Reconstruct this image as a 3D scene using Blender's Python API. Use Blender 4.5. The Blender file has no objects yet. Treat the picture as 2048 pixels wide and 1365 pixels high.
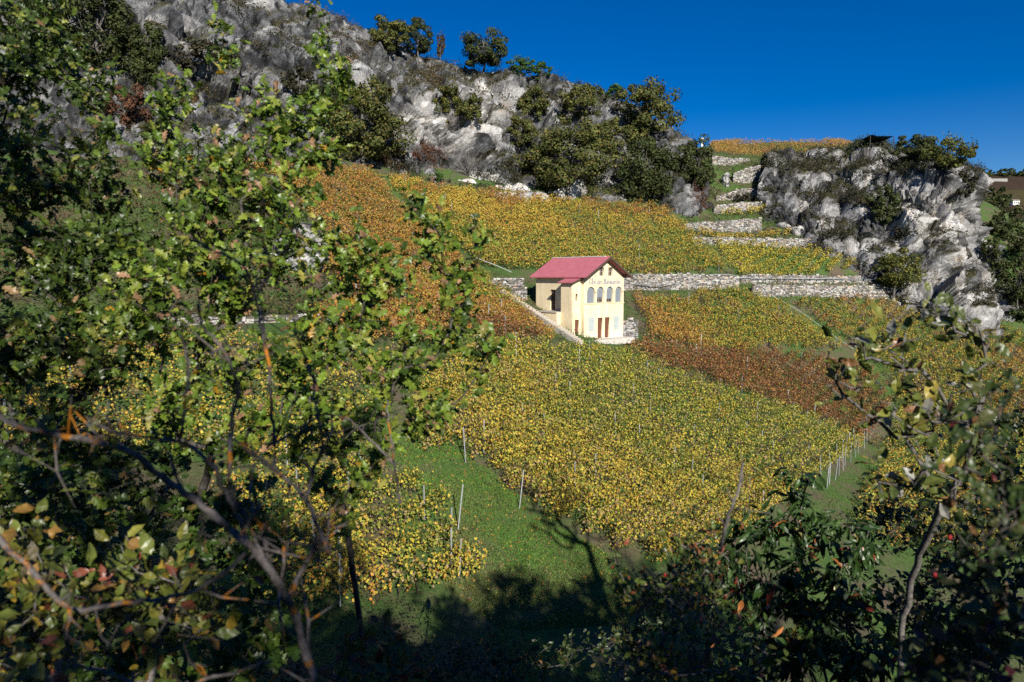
import bpy, math, random
import numpy as np
from mathutils import Vector, Matrix

random.seed(5)
rng = np.random.default_rng(11)
SC = bpy.context.scene
COL = SC.collection
R = math.radians

# ------------------------------------------------------------------ camera, sky, sun, exposure
PITCH = 5.44
cam_d = bpy.data.cameras.new('camera')
cam_d.lens = 24.0
cam_d.sensor_width = 36.0
cam_d.clip_start = 0.05
cam_d.clip_end = 6000
cam_d.dof.use_dof = True
cam_d.dof.focus_distance = 75
cam_d.dof.aperture_fstop = 2.8
cam = bpy.data.objects.new('camera', cam_d)
COL.objects.link(cam)
cam.location = (0, 0, 0)
cam.rotation_euler = (R(90 - PITCH), 0, 0)
SC.camera = cam

SUN_AZ, SUN_EL = 15.0, 27.0         # degrees to the right of straight behind the camera; height
SDIR = Vector((math.sin(R(SUN_AZ)) * math.cos(R(SUN_EL)), -math.cos(R(SUN_AZ)) * math.cos(R(SUN_EL)), math.sin(R(SUN_EL))))
world = bpy.data.worlds.new('World')
SC.world = world
world.use_nodes = True
wn = world.node_tree
sky = wn.nodes.new('ShaderNodeTexSky')
sky.sky_type = 'NISHITA'
sky.sun_disc = False
sky.sun_elevation = R(SUN_EL)
sky.sun_rotation = R(180 - SUN_AZ)
sky.altitude = 1500
sky.air_density = 1.0
sky.dust_density = 0.0
sky.ozone_density = 3.0
bg = wn.nodes['Background']
bg.inputs['Strength'].default_value = 0.065
hs_ = wn.nodes.new('ShaderNodeHueSaturation')
hs_.inputs['Saturation'].default_value = 1.5
hs_.inputs['Hue'].default_value = 0.515
wn.links.new(sky.outputs['Color'], hs_.inputs['Color'])
wn.links.new(hs_.outputs['Color'], bg.inputs['Color'])

sun_d = bpy.data.lights.new('sun', 'SUN')
sun_d.energy = 5.0
sun_d.angle = R(0.53)
sun_d.color = (1.0, 0.94, 0.84)
sun = bpy.data.objects.new('sun', sun_d)
COL.objects.link(sun)
sun.rotation_euler = (-SDIR).to_track_quat('-Z', 'Y').to_euler()

SC.view_settings.view_transform = 'Standard'
SC.view_settings.look = 'None'
SC.view_settings.exposure = 0.5
SC.view_settings.gamma = 1.0
SC.cycles.use_denoising = False
SC.cycles.max_bounces = 5
SC.cycles.diffuse_bounces = 2
SC.cycles.glossy_bounces = 2
SC.cycles.transmission_bounces = 3
SC.cycles.transparent_max_bounces = 4
SC.cycles.caustics_reflective = False
SC.cycles.caustics_refractive = False

# ------------------------------------------------------------------ helpers
FPX = 2048 * 24.0 / 36.0
CP, SP = math.cos(R(PITCH)), math.sin(R(PITCH))


def ray(u, v):
    cx = (u - 1024) / FPX
    cy = (682.5 - v) / FPX
    return np.array([cx, CP + cy * SP, -SP + cy * CP])


def at(u, v, d):
    r = ray(u, v)
    return r * (d / r[1])


def project(P):
    P = np.asarray(P, float)
    f = P[..., 1] * CP - P[..., 2] * SP
    w = P[..., 1] * SP + P[..., 2] * CP
    return 1024 + FPX * P[..., 0] / f, 682.5 - FPX * w / f, f


def tag(o, label=None, cat=None, group=None, kind=None):
    if label: o['label'] = label
    if cat: o['category'] = cat
    if group: o['group'] = group
    if kind: o['kind'] = kind
    return o


def empty(name, loc=(0, 0, 0)):
    o = bpy.data.objects.new(name, None)
    COL.objects.link(o)
    o.location = loc
    o.empty_display_size = 0.2
    return o


def mesh_np(name, V, F, mat=None, col=None, smooth=False):
    """V (n,3); F list of arrays (m,3) / (m,4); col (n,3)"""
    V = np.ascontiguousarray(V, np.float32)
    if not isinstance(F, (list, tuple)):
        F = [F]
    F = [np.asarray(f, np.int32) for f in F if len(f)]
    me = bpy.data.meshes.new(name)
    me.vertices.add(len(V))
    me.vertices.foreach_set('co', V.ravel())
    nl = sum(f.size for f in F)
    npoly = sum(len(f) for f in F)
    me.loops.add(nl)
    me.loops.foreach_set('vertex_index', np.concatenate([f.ravel() for f in F]))
    me.polygons.add(npoly)
    sizes = np.concatenate([np.full(len(f), f.shape[1], np.int32) for f in F])
    st = np.concatenate([[0], np.cumsum(sizes)[:-1]]).astype(np.int32)
    me.polygons.foreach_set('loop_start', st)
    me.polygons.foreach_set('use_smooth', np.full(npoly, bool(smooth)))
    me.update(calc_edges=True)
    me.validate()
    if col is not None:
        c = np.ones((len(V), 4), np.float32)
        c[:, :3] = col
        a = me.color_attributes.new('Col', 'FLOAT_COLOR', 'POINT')
        a.data.foreach_set('color', c.ravel())
    if mat:
        me.materials.append(mat)
    return me


def obj(name, me, parent=None, loc=None):
    o = bpy.data.objects.new(name, me)
    COL.objects.link(o)
    if parent is not None:
        o.parent = parent
    if loc is not None:
        o.location = loc
    return o


def pick(seq, n, p=None):
    seq = np.asarray(seq, float)
    if p is not None:
        p = np.asarray(p, float)
        p = p / p.sum()
    return seq[rng.choice(len(seq), n, p=p)]


def unit(a):
    return a / (np.linalg.norm(a, axis=-1, keepdims=True) + 1e-9)


class MB:
    """collects boxes, bars and tubes into one mesh"""

    def __init__(s):
        s.V, s.F4, s.F3, s.n = [], [], [], 0

    def add(s, V, F4=(), F3=()):
        V = np.asarray(V, float)
        if len(F4): s.F4.append(np.asarray(F4) + s.n)
        if len(F3): s.F3.append(np.asarray(F3) + s.n)
        s.V.append(V)
        s.n += len(V)

    def hexa(s, V):
        s.add(V, [[0, 3, 2, 1], [4, 5, 6, 7], [0, 1, 5, 4], [1, 2, 6, 5], [2, 3, 7, 6], [3, 0, 4, 7]])

    def box(s, x0, x1, y0, y1, z0, z1):
        s.hexa([[x0, y0, z0], [x1, y0, z0], [x1, y1, z0], [x0, y1, z0], [x0, y0, z1], [x1, y0, z1], [x1, y1, z1], [x0, y1, z1]])

    def tube(s, pts, rad, k=6, cap=True):
        pts = np.asarray(pts, float)
        rad = np.broadcast_to(np.asarray(rad, float), (len(pts),))
        t = np.gradient(pts, axis=0)
        t = unit(t)
        ref = np.array([0.0, 0, 1]) if abs(t[:, 2]).mean() < .8 else np.array([1.0, 0, 0])
        a = unit(np.cross(t, ref))
        b = np.cross(t, a)
        ang = np.arange(k) * 2 * math.pi / k
        V = pts[:, None] + rad[:, None, None] * (a[:, None] * np.cos(ang)[None, :, None] + b[:, None] * np.sin(ang)[None, :, None])
        F = []
        for i in range(len(pts) - 1):
            for j in range(k):
                F.append([i * k + j, i * k + (j + 1) % k, (i + 1) * k + (j + 1) % k, (i + 1) * k + j])
        V = V.reshape(-1, 3)
        F3 = []
        if cap:
            n = len(V)
            V = np.vstack([V, pts[0], pts[-1]])
            for j in range(k):
                F3.append([n, (j + 1) % k, j])
                F3.append([n + 1, (len(pts) - 1) * k + j, (len(pts) - 1) * k + (j + 1) % k])
        s.add(V, F, F3)

    def mesh(s, name, mat, smooth=False):
        return mesh_np(name, np.vstack(s.V), [np.vstack(f) for f in (s.F4, s.F3) if f], mat, smooth=smooth)

    def build(s, name, mat, parent=None, smooth=False):
        return obj(name, s.mesh(name, mat, smooth), parent)


# ------------------------------------------------------------------ materials
def new_mat(name, rough=0.8, spec=0.3):
    m = bpy.data.materials.new(name)
    m.use_nodes = True
    nt = m.node_tree
    b = nt.nodes['Principled BSDF']
    b.inputs['Roughness'].default_value = rough
    b.inputs['Specular IOR Level'].default_value = spec
    return m, nt, b


def N(nt, t, **kw):
    n = nt.nodes.new(t)
    for k, v in kw.items():
        if k.startswith('i_'):
            n.inputs[k[2:].replace('_', ' ')].default_value = v
        else:
            setattr(n, k, v)
    return n


def ramp(nt, fac, stops):
    n = nt.nodes.new('ShaderNodeValToRGB')
    e = n.color_ramp.elements
    while len(e) < len(stops):
        e.new(0.5)
    for x, (p, c) in zip(e, stops):
        x.position = p
        x.color = (*c, 1) if len(c) == 3 else c
    nt.links.new(fac, n.inputs['Fac'])
    return n.outputs['Color']


def mix(nt, fac, a, b, mode='MIX'):
    n = nt.nodes.new('ShaderNodeMix')
    n.data_type = 'RGBA'
    n.blend_type = mode
    for s, v in ((n.inputs['Factor'], fac), (n.inputs[6], a), (n.inputs[7], b)):
        if isinstance(v, (int, float)):
            s.default_value = v
        elif isinstance(v, tuple):
            s.default_value = (*v, 1)
        else:
            nt.links.new(v, s)
    return n.outputs[2]


def noise(nt, scale, detail=5, rough=.55, vec=None, dist=0):
    n = nt.nodes.new('ShaderNodeTexNoise')
    n.inputs['Scale'].default_value = scale
    n.inputs['Detail'].default_value = detail
    n.inputs['Roughness'].default_value = rough
    n.inputs['Distortion'].default_value = dist
    if vec is not None:
        nt.links.new(vec, n.inputs['Vector'])
    return n.outputs['Fac']


def position(nt):
    return nt.nodes.new('ShaderNodeNewGeometry').outputs['Position']


def bump(nt, b, h, dist, strength=1.0):
    n = nt.nodes.new('ShaderNodeBump')
    n.inputs['Distance'].default_value = dist
    n.inputs['Strength'].default_value = strength
    nt.links.new(h, n.inputs['Height'])
    nt.links.new(n.outputs['Normal'], b.inputs['Normal'])


def leaf_mat(name, rough=.5, spec=.35, trans=.25, spots=0.35):
    m, nt, b = new_mat(name, rough, spec)
    at_ = nt.nodes.new('ShaderNodeAttribute')
    at_.attribute_name = 'Col'
    c = at_.outputs['Color']
    if spots:
        f = noise(nt, 9.0, 3, .6, position(nt))
        f = ramp(nt, f, [(0.35, (1 - spots,) * 3), (0.65, (1 + spots * .5,) * 3)])
        c = mix(nt, 1.0, c, f, 'MULTIPLY')
    nt.links.new(c, b.inputs['Base Color'])
    tr = nt.nodes.new('ShaderNodeBsdfTranslucent')
    nt.links.new(c, tr.inputs['Color'])
    ms = nt.nodes.new('ShaderNodeMixShader')
    ms.inputs[0].default_value = trans
    nt.links.new(b.outputs[0], ms.inputs[1])
    nt.links.new(tr.outputs[0], ms.inputs[2])
    nt.links.new(ms.outputs[0], nt.nodes['Material Output'].inputs['Surface'])
    return m


M = {}
M['vine'] = leaf_mat('vine_leaf', .6, .25, .22, .3)
M['crown'] = leaf_mat('crown_leaf', .65, .2, .15, .3)
M['leaf'] = leaf_mat('broad_leaf', .38, .45, .28, .35)
M['grass'] = leaf_mat('grass_blade', .6, .2, .2, .0)


def bark(name, c0, c1, lichen=None, rough=.9):
    m, nt, b = new_mat(name, rough, .2)
    p = position(nt)
    c = ramp(nt, noise(nt, 40, 5, .65, p), [(.35, c0), (.65, c1)])
    if lichen:
        f = ramp(nt, noise(nt, 11, 8, .7, p), [(.54, (0, 0, 0)), (.6, (1, 1, 1))])
        c = mix(nt, f, c, lichen)
    nt.links.new(c, b.inputs['Base Color'])
    bump(nt, b, noise(nt, 120, 4, .6, p), .004)
    return m


M['bark'] = bark('bark', (.035, .03, .026), (.11, .10, .09))
M['bark_grey'] = bark('bark_grey', (.07, .065, .06), (.2, .185, .17))
M['bark_lichen'] = bark('bark_lichen', (.06, .052, .05), (.19, .17, .16), (.42, .16, .015))
M['vine_wood'] = bark('vine_wood', (.04, .03, .022), (.10, .08, .06))


def flat(name, c, rough=.7, spec=.3, var=.15, scale=6, metal=0, bumpd=0):
    m, nt, b = new_mat(name, rough, spec)
    b.inputs['Metallic'].default_value = metal
    p = position(nt)
    f = noise(nt, scale, 6, .6, p)
    cc = ramp(nt, f, [(.3, tuple(x * (1 - var) for x in c)), (.7, tuple(min(1, x * (1 + var)) for x in c))])
    nt.links.new(cc, b.inputs['Base Color'])
    if bumpd:
        bump(nt, b, noise(nt, scale * 8, 4, .6, p), bumpd)
    return m


M['steel'] = flat('galvanised_steel', (.42, .44, .46), .45, .5, .15, 3, .4)
M['wall_core'] = flat('wall_core', (.10, .09, .075), .95, .1, .4, 3)


def stone_mat():
    m, nt, b = new_mat('limestone_block', .9, .15)
    oi = nt.nodes.new('ShaderNodeAttribute')
    oi.attribute_name = 'Col'
    p = position(nt)
    f = ramp(nt, noise(nt, 5, 6, .7, p), [(.3, (.55, .54, .52)), (.6, (1, 1, 1)), (.8, (1.1, 1.08, 1.02))])
    c = mix(nt, 1.0, oi.outputs['Color'], f, 'MULTIPLY')
    nt.links.new(c, b.inputs['Base Color'])
    bump(nt, b, noise(nt, 18, 5, .65, p), .03)
    return m


M['stone'] = stone_mat()


def rock_mat():
    m, nt, b = new_mat('limestone_cliff', .92, .12)
    p = position(nt)
    a = nt.nodes.new('ShaderNodeAttribute')
    a.attribute_name = 'Col'               # R freshness of the break, G plant cover
    sep = nt.nodes.new('ShaderNodeSeparateColor')
    nt.links.new(a.outputs['Color'], sep.inputs[0])
    # weathered grey skin with lichen speckle
    mp = N(nt, 'ShaderNodeMapping')
    mp.inputs['Scale'].default_value = (1, 1, .8)
    nt.links.new(p, mp.inputs['Vector'])
    streak = noise(nt, .9, 7, .68, mp.outputs['Vector'], .6)
    mf = nt.nodes.new('ShaderNodeMix')
    mf.inputs['Factor'].default_value = .38
    nt.links.new(streak, mf.inputs[2])
    nt.links.new(sep.outputs[2], mf.inputs[3])
    streak = mf.outputs[0]
    grey = ramp(nt, streak, [(.34, (.032, .033, .036)), (.46, (.085, .087, .092)), (.56, (.17, .172, .178)), (.72, (.40, .40, .40))])
    fine = ramp(nt, noise(nt, 5, 6, .72, p), [(.3, (.5, .5, .5)), (.55, (1, 1, 1)), (.75, (1.25, 1.25, 1.23))])
    grey = mix(nt, 1.0, grey, fine, 'MULTIPLY')
    fresh = ramp(nt, noise(nt, .5, 6, .62, mp.outputs['Vector']), [(.3, (.42, .33, .23)), (.42, (.54, .51, .47)), (.58, (.64, .63, .61)), (.75, (.36, .36, .37))])
    fresh = mix(nt, 1.0, fresh, fine, 'MULTIPLY')
    c = mix(nt, sep.outputs[0], grey, fresh)
    tone = ramp(nt, sep.outputs[2], [(.2, (.5, .5, .51)), (.5, (.95, .95, .95)), (.8, (1.35, 1.34, 1.32))])
    c = mix(nt, 1.0, c, tone, 'MULTIPLY')
    veg = ramp(nt, noise(nt, .9, 6, .7, p), [(.3, (.035, .042, .016)), (.5, (.065, .06, .026)), (.7, (.12, .095, .045))])
    veg = mix(nt, 1.0, veg, fine, 'MULTIPLY')
    c = mix(nt, sep.outputs[1], c, veg)
    nt.links.new(c, b.inputs['Base Color'])
    vo = nt.nodes.new('ShaderNodeTexVoronoi')
    vo.feature = 'DISTANCE_TO_EDGE'
    vo.inputs['Scale'].default_value = .42
    wv = nt.nodes.new('ShaderNodeVectorMath')
    wv.operation = 'ADD'
    nz = nt.nodes.new('ShaderNodeTexNoise')
    nz.inputs['Scale'].default_value = .5
    nz.inputs['Detail'].default_value = 8
    nz.inputs['Roughness'].default_value = .7
    nt.links.new(p, nz.inputs['Vector'])
    nt.links.new(p, wv.inputs[0])
    sv = nt.nodes.new('ShaderNodeVectorMath')
    sv.operation = 'SCALE'
    sv.inputs['Scale'].default_value = 3.2
    nt.links.new(nz.outputs['Color'], sv.inputs[0])
    nt.links.new(sv.outputs[0], wv.inputs[1])
    nt.links.new(wv.outputs[0], vo.inputs['Vector'])
    ck = ramp(nt, vo.outputs['Distance'], [(.0, (0, 0, 0)), (.10, (.8, .8, .8)), (.4, (1, 1, 1))])
    h = mix(nt, .68, ck, noise(nt, 2.2, 10, .78, p))
    bump(nt, b, h, .3)
    return m


M['rock'] = rock_mat()


def ground_mat():
    m, nt, b = new_mat('vineyard_ground', .95, .1)
    p = position(nt)
    g = ramp(nt, noise(nt, 3.5, 7, .7, p), [(.3, (.04, .06, .02)), (.5, (.065, .125, .03)), (.7, (.13, .155, .05))])
    s = ramp(nt, noise(nt, 6, 7, .7, p), [(.3, (.07, .052, .035)), (.6, (.15, .115, .08)), (.8, (.24, .21, .17))])
    f = ramp(nt, noise(nt, .22, 6, .65, p), [(.46, (0, 0, 0)), (.62, (1, 1, 1))])
    c = mix(nt, f, g, s)
    nt.links.new(c, b.inputs['Base Color'])
    bump(nt, b, noise(nt, 9, 6, .7, p), .08)
    return m


M['ground'] = ground_mat()

# ------------------------------------------------------------------ terrain
PL = lambda x, y: -19.7 - .416 * x + .245 * y
ctrl = []
for x, y in ((-6, 36), (3, 36), (3, 31), (12, 40), (25, 55), (39, 75), (12, 72), (7, 67), (-3, 60), (20, 60), (30, 66), (-14, 45), (-16, 36), (0, 48), (10, 55), (18, 45), (32, 52)):
    ctrl.append((x, y, PL(x, y)))
ctrl += [(0, -8, -1.0), (-12, -6, .5), (12, -6, -1.4), (18, -6, -2.5), (0, 0, -1.7), (-3, 0, -1.6), (3, 0, -1.9), (0, 3, -2.9), (0, 8, -6.6), (0, 14, -10.6), (0, 20, -13), (0, 26, -13.5),
         (-8, 3, -1.9), (-8, 8, -4.2), (-10, 14, -6.8), (-12, 20, -8.4), (-14, 28, -7.3), (-25, 10, -1.5), (-26, 26, -2.4), (-42, 24, 2.5), (-45, 5, 3),
         (5, 1, -2.3), (10, 1, -3.0), (6, 4, -3.9), (8, 8, -7.2), (8, 14, -12.4), (10, 21, -16.4), (14, 29, -18.6), (25, 10, -20), (30, 32, -23.5), (48, 32, -30), (44, 56, -25), (25, -8, -4.5)]
for u, v, d in ((955, 528, 80), (1300, 578, 97), (1470, 577, 101), (1740, 592, 109), (2000, 632, 112), (1560, 603, 103), (1700, 697, 94), (2000, 800, 86), (1740, 876, 75), (2048, 900, 76),
                (1450, 552, 103.5), (1740, 556, 112), (1420, 487, 114), (1600, 510, 114), (1700, 535, 112),
                (1380, 440, 121), (1480, 462, 121), (1500, 430, 127), (1480, 395, 133), (1490, 365, 138), (1480, 330, 146), (1430, 305, 158), (1560, 318, 160), (1690, 304, 160), (1450, 291, 185), (1650, 291, 185),
                (1000, 545, 81), (1250, 552, 96), (1300, 445, 113), (1330, 420, 119), (1100, 398, 113), (850, 372, 106), (760, 352, 103), (640, 328, 99), (1000, 450, 97), (800, 480, 84), (700, 560, 67),
                (650, 400, 88), (600, 605, 54), (600, 500, 64), (400, 640, 46), (200, 650, 43), (0, 660, 41), (300, 500, 58), (100, 450, 62), (300, 318, 83), (0, 330, 73), (450, 320, 89), (1400, 430, 125), (-200, 340, 67)):
    ctrl.append(tuple(at(u, v, d)))
_hx, _hy = np.array([.767, .641]), np.array([-.641, .767])
for lx, ly, z in ((-2.4, -2, -6.55), (-2.4, 2, -5.0), (-2.4, 6, -3.2), (-2.4, 10, -1.6), (3, -1.6, -6.95), (8, -1, -7.3), (3, 10, -2.4), (8, 6, -4.6), (-1, -1.2, -6.7), (-5, 2, -4.9), (-5, 8, -1.9)):
    q = np.array([7.17, 68.0]) + _hx * lx + _hy * ly
    ctrl.append((q[0], q[1], z))
# behind the cliffs, and off to the sides
ctrl += [(-60, 110, 22), (-30, 130, 28), (0, 135, 24), (20, 135, 22), (35, 140, 22), (-20, 200, 40), (40, 200, 34), (100, 220, 30), (-100, 90, 22), (-110, 160, 45), (110, 150, 12), (110, 110, -14), (130, 60, -45), (90, 40, -42), (150, 200, 0), (-90, 40, 12), (-70, 10, 6), (70, 10, -34), (-70, -15, 5), (80, -15, -30)]
ctrl = np.array(ctrl, float)


def tps(r2):
    return .5 * r2 * np.log(r2 + 1e-9)


_n = len(ctrl)
_A = np.zeros((_n + 3, _n + 3))
_d2 = ((ctrl[:, None, :2] - ctrl[None, :, :2]) ** 2).sum(-1)
_A[:_n, :_n] = tps(_d2) + np.eye(_n) * 1.5
_A[:_n, _n] = 1
_A[:_n, _n + 1:] = ctrl[:, :2]
_A[_n:, :_n] = _A[:_n, _n:].T
_w = np.linalg.solve(_A, np.concatenate([ctrl[:, 2], [0, 0, 0]]))


def gz(x, y):
    x = np.asarray(x, float)
    y = np.asarray(y, float)
    sh = x.shape
    P = np.stack([x.ravel(), y.ravel()], 1)
    out = np.empty(len(P))
    for i in range(0, len(P), 20000):
        q = P[i:i + 20000]
        d2 = ((q[:, None] - ctrl[None, :, :2]) ** 2).sum(-1)
        out[i:i + 20000] = tps(d2) @ _w[:_n] + _w[_n] + q @ _w[_n + 1:]
    return out.reshape(sh)


def on_ground(u, v, dmin=4.0, dmax=215.0):
    """first place where the line of sight meets the ground"""
    r = ray(u, v)
    r = r / r[1]
    d = np.arange(dmin, dmax, .25)
    h = r[2] * d - gz(r[0] * d, d)
    k = np.where(h < 0)[0]
    if not len(k) or k[0] == 0:
        return r * (dmax if not len(k) else dmin)
    i = k[0]
    t = h[i - 1] / (h[i - 1] - h[i])
    dd = d[i - 1] + t * .25
    p = r * dd
    p[2] = gz(p[0], p[1])
    return p


xs = np.arange(-150, 171, 1.4)
ys = np.arange(-25, 236, 1.4)
GX, GY = np.meshgrid(xs, ys)
GZ = gz(GX, GY)
GZ += .07 * np.sin(GX * 1.7 + 1.3 * np.sin(GY * .9)) * np.sin(GY * 1.9 + GX * .6)
nx, ny = len(xs), len(ys)
idx = np.arange(nx * ny).reshape(ny, nx)
gF = np.stack([idx[:-1, :-1], idx[:-1, 1:], idx[1:, 1:], idx[1:, :-1]], -1).reshape(-1, 4)
go = obj('ground', mesh_np('ground', np.stack([GX, GY, GZ], -1).reshape(-1, 3), gF, M['ground'], smooth=True))
tag(go, kind='structure')

# valley floor reaching to the horizon
vm = flat('valley_floor', (.10, .11, .05), .95, .1, .4, .02)
V = [[-4500, -4500, -75], [4500, -4500, -75], [4500, 4500, -75], [-4500, 4500, -75]]
tag(obj('valley_floor', mesh_np('valley_floor', V, np.array([[0, 1, 2, 3]]), vm)), kind='structure')


# ------------------------------------------------------------------ cliffs
def hsh(c, k):
    v = np.sin(c[..., 0] * 127.1 + c[..., 1] * 311.7 + c[..., 2] * 74.7 + k * 19.19) * 43758.5453
    return v - np.floor(v)


def facets(P, scale, seed):
    """broken-block relief: touching blocks with flat tilted faces; returns relief, nearness of the joint, block value"""
    q = P / scale
    c0 = np.floor(q)
    v1 = np.full(len(P), -9e9)
    v2 = np.full(len(P), -9e9)
    hb = np.zeros(len(P))
    for i in (-1, 0, 1):
        for j in (-1, 0, 1):
            for k in (-1, 0, 1):
                c = c0 + (i, j, k)
                hs = [hsh(c, seed + m) for m in (1, 2, 3, 5, 6, 7, 9)]
                dv = q - (c + np.stack(hs[:3], -1))
                g = np.stack(hs[3:6], -1) - .5
                a = np.abs(dv)
                v = (hs[6] - .5) * .55 + (g * dv).sum(-1) * .9 - .62 * np.maximum(np.maximum(a[:, 0] + .35 * a[:, 1], a[:, 2] + .3 * a[:, 0]), a[:, 1] + .25 * a[:, 2])
                nearer = v > v1
                v2 = np.where(nearer, v1, np.maximum(v2, v))
                hb = np.where(nearer, hs[6], hb)
                v1 = np.where(nearer, v, v1)
    hb = np.clip((hb - hb.mean()) / (3.5 * hb.std() + 1e-6) + .5, 0, 1)
    return (v1 - v1.mean()) * scale, v1 - v2, hb


def catmull(A, n):
    """resample array (k, ...) along axis 0 to n samples, by chord length"""
    k = len(A)
    t = np.linspace(0, k - 1, n)
    i = np.clip(np.floor(t).astype(int), 0, k - 2)
    f = (t - i).reshape((-1,) + (1,) * (A.ndim - 1))
    p0 = A[np.clip(i - 1, 0, k - 1)]
    p1, p2 = A[i], A[i + 1]
    p3 = A[np.clip(i + 2, 0, k - 1)]
    return .5 * (2 * p1 + (p2 - p0) * f + (2 * p0 - 5 * p1 + 4 * p2 - p3) * f ** 2 + (3 * p1 - p0 - 3 * p2 + p3) * f ** 3)


def even(A, n):
    """like catmull, but the samples lie at even distances along the surface"""
    D = catmull(A, n * 6)
    seg = np.linalg.norm(np.diff(D, axis=0), axis=-1).reshape(len(D) - 1, -1).mean(-1)
    L = np.concatenate([[0], np.cumsum(seg)])
    f = np.interp(np.linspace(0, L[-1], n), L, np.arange(len(D)))
    i = np.clip(f.astype(int), 0, len(D) - 2)
    t = (f - i).reshape((-1,) + (1,) * (A.ndim - 1))
    return D[i] * (1 - t) + D[i + 1] * t


def vnoise(P, scale, seed):
    """smooth value noise in 0..1"""
    q = P / scale
    c = np.floor(q)
    f = q - c
    f = f * f * (3 - 2 * f)
    out = 0
    for i in (0, 1):
        for j in (0, 1):
            for k in (0, 1):
                w = (f[:, 0] if i else 1 - f[:, 0]) * (f[:, 1] if j else 1 - f[:, 1]) * (f[:, 2] if k else 1 - f[:, 2])
                out = out + w * hsh(c + (i, j, k), seed)
    return out


def cliff(name, rows, nr, nc, amp, tilt, seed, fresh_fn, veg_bias):
    A = np.array([[at(*p) for p in r] for r in rows])
    low = A[0].copy()
    A[0, :, 2] -= .9
    A[0, :, 1] -= .6
    low[:, 2] -= 5
    low[:, 1] += 1.5
    back = A[-1].copy()
    back[:, 1] += 9
    back[:, 2] -= 1.5
    A = np.concatenate([low[None], A, back[None]], 0)
    # more even spacing: resample columns, then rows
    B = even(A.swapaxes(0, 1), nc).swapaxes(0, 1)
    B = even(B, nr)
    du = np.gradient(B, axis=1)
    dv = np.gradient(B, axis=0)
    nrm = unit(np.cross(du, dv))
    flip = nrm[..., 1] > 0
    P = B.reshape(-1, 3)
    Nn = nrm.reshape(-1, 3).copy()
    Nn[(Nn[:, 1] > .2)] *= -1
    ca, sa = math.cos(tilt), math.sin(tilt)
    Q = P.copy()
    Q[:, 0], Q[:, 2] = P[:, 0] * ca - P[:, 2] * sa, (P[:, 0] * sa + P[:, 2] * ca) * 1.35
    wob = np.stack([vnoise(P, 3.1, seed + 40 + m) for m in range(3)], -1) - .5
    Q = Q + wob * 1.2
    h1, g1, c1 = facets(Q, 8.0, seed)
    h2, g2, c2 = facets(Q, 3.3, seed + 20)
    h3, g3, c3 = facets(Q, 1.35, seed + 30)
    rough = np.clip(vnoise(P, 10, seed + 3) * 2.0 - .42, .28, 1.15)
    edge = np.ones((nr, nc))
    edge[:2] = .2
    h4, g4, c4 = facets(Q + wob * .5, .62, seed + 50)
    crest = np.ones((nr, nc))
    crest *= np.clip((1.0 - np.linspace(0, 1, nr)) / .28, .25, 1)[:, None]
    cr = crest.ravel()
    d = amp * (.7 * h1 * cr + (.4 + .6 * cr) * (1.0 * h2 + (.35 + .65 * rough) * (.75 * h3 + .12 * h4))) - amp * (.8 * np.exp(-g1 * 22) + .5 * np.exp(-g2 * 18) + rough * .2 * np.exp(-g3 * 14))
    P2 = P + Nn * (d * edge.ravel())[:, None]
    G = P2.reshape(nr, nc, 3)
    n2 = unit(np.cross(np.gradient(G, axis=1), np.gradient(G, axis=0))).reshape(-1, 3)
    n2[n2[:, 1] > .3] *= -1
    up = np.abs(n2[:, 2])
    u_, v_, _ = project(P2)
    fr = np.clip(fresh_fn(u_, v_) + (c2 - .5) * .9 + (c1 - .5) * .6, 0, 1)
    veg = np.clip((up - .66 + veg_bias(u_, v_)) * 3.2 + (vnoise(P, 2.4, seed + 7) - .5) * 2.2 + (vnoise(P, 9, seed + 8) - .5) * 1.4, 0, 1)
    col = np.stack([fr, veg, (.55 * c3 + .45 * c2)], -1)
    ii = np.arange(nr * nc).reshape(nr, nc)
    F = np.stack([ii[:-1, :-1], ii[:-1, 1:], ii[1:, 1:], ii[1:, :-1]], -1).reshape(-1, 4)
    o = obj(name, mesh_np(name, P2, F, M['rock'], col))
    return tag(o, kind='structure'), P2, n2, veg


def blob(u, v, cu, cv, ru, rv):
    return np.exp(-(((u - cu) / ru) ** 2 + ((v - cv) / rv) ** 2))


UC = [-200, 0, 150, 300, 450, 560, 650, 760, 850, 950, 1050, 1150, 1250, 1340, 1400, 1450]
main_rows = [
    [(330, 66), (325, 72), (318, 77), (312, 82), (312, 88), (315, 94), (325, 98), (347, 102), (367, 105), (380, 109), (390, 112), (397, 115), (406, 117), (416, 119), (428, 124), (400, 138)],
    [(250, 78), (245, 84), (240, 88), (215, 92), (220, 98), (235, 103), (255, 106), (290, 108), (312, 111), (332, 115), (345, 118), (352, 121), (362, 123), (382, 124), (400, 128), (385, 142)],
    [(60, 88), (60, 92), (60, 97), (70, 100), (95, 106), (120, 111), (150, 114), (183, 113), (186, 116), (215, 120), (235, 124), (250, 128), (270, 130), (320, 129), (365, 133), (360, 148)],
    [(-150, 102), (-150, 106), (-140, 110), (-80, 112), (0, 120), (60, 124), (90, 127), (132, 128), (152, 128), (172, 131), (187, 135), (207, 138), (237, 139), (287, 137), (340, 140), (340, 155)],
    [(-330, 118), (-330, 122), (-300, 125), (-160, 126), (-45, 134), (8, 140), (30, 142), (77, 143), (110, 143), (137, 146), (150, 149), (170, 152), (205, 152), (262, 150), (322, 150), (318, 166)]]
main_rows = [[(u, *vd) for u, vd in zip(UC, r)] for r in main_rows]
main_fresh = lambda u, v: -.36 + 1.5 * blob(u, v, 855, 245, 90, 60) + 1.1 * blob(u, v, 985, 200, 45, 50) + 1.3 * blob(u, v, 980, 378, 330, 30) + .5 * blob(u, v, 350, 90, 60, 60)
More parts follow.
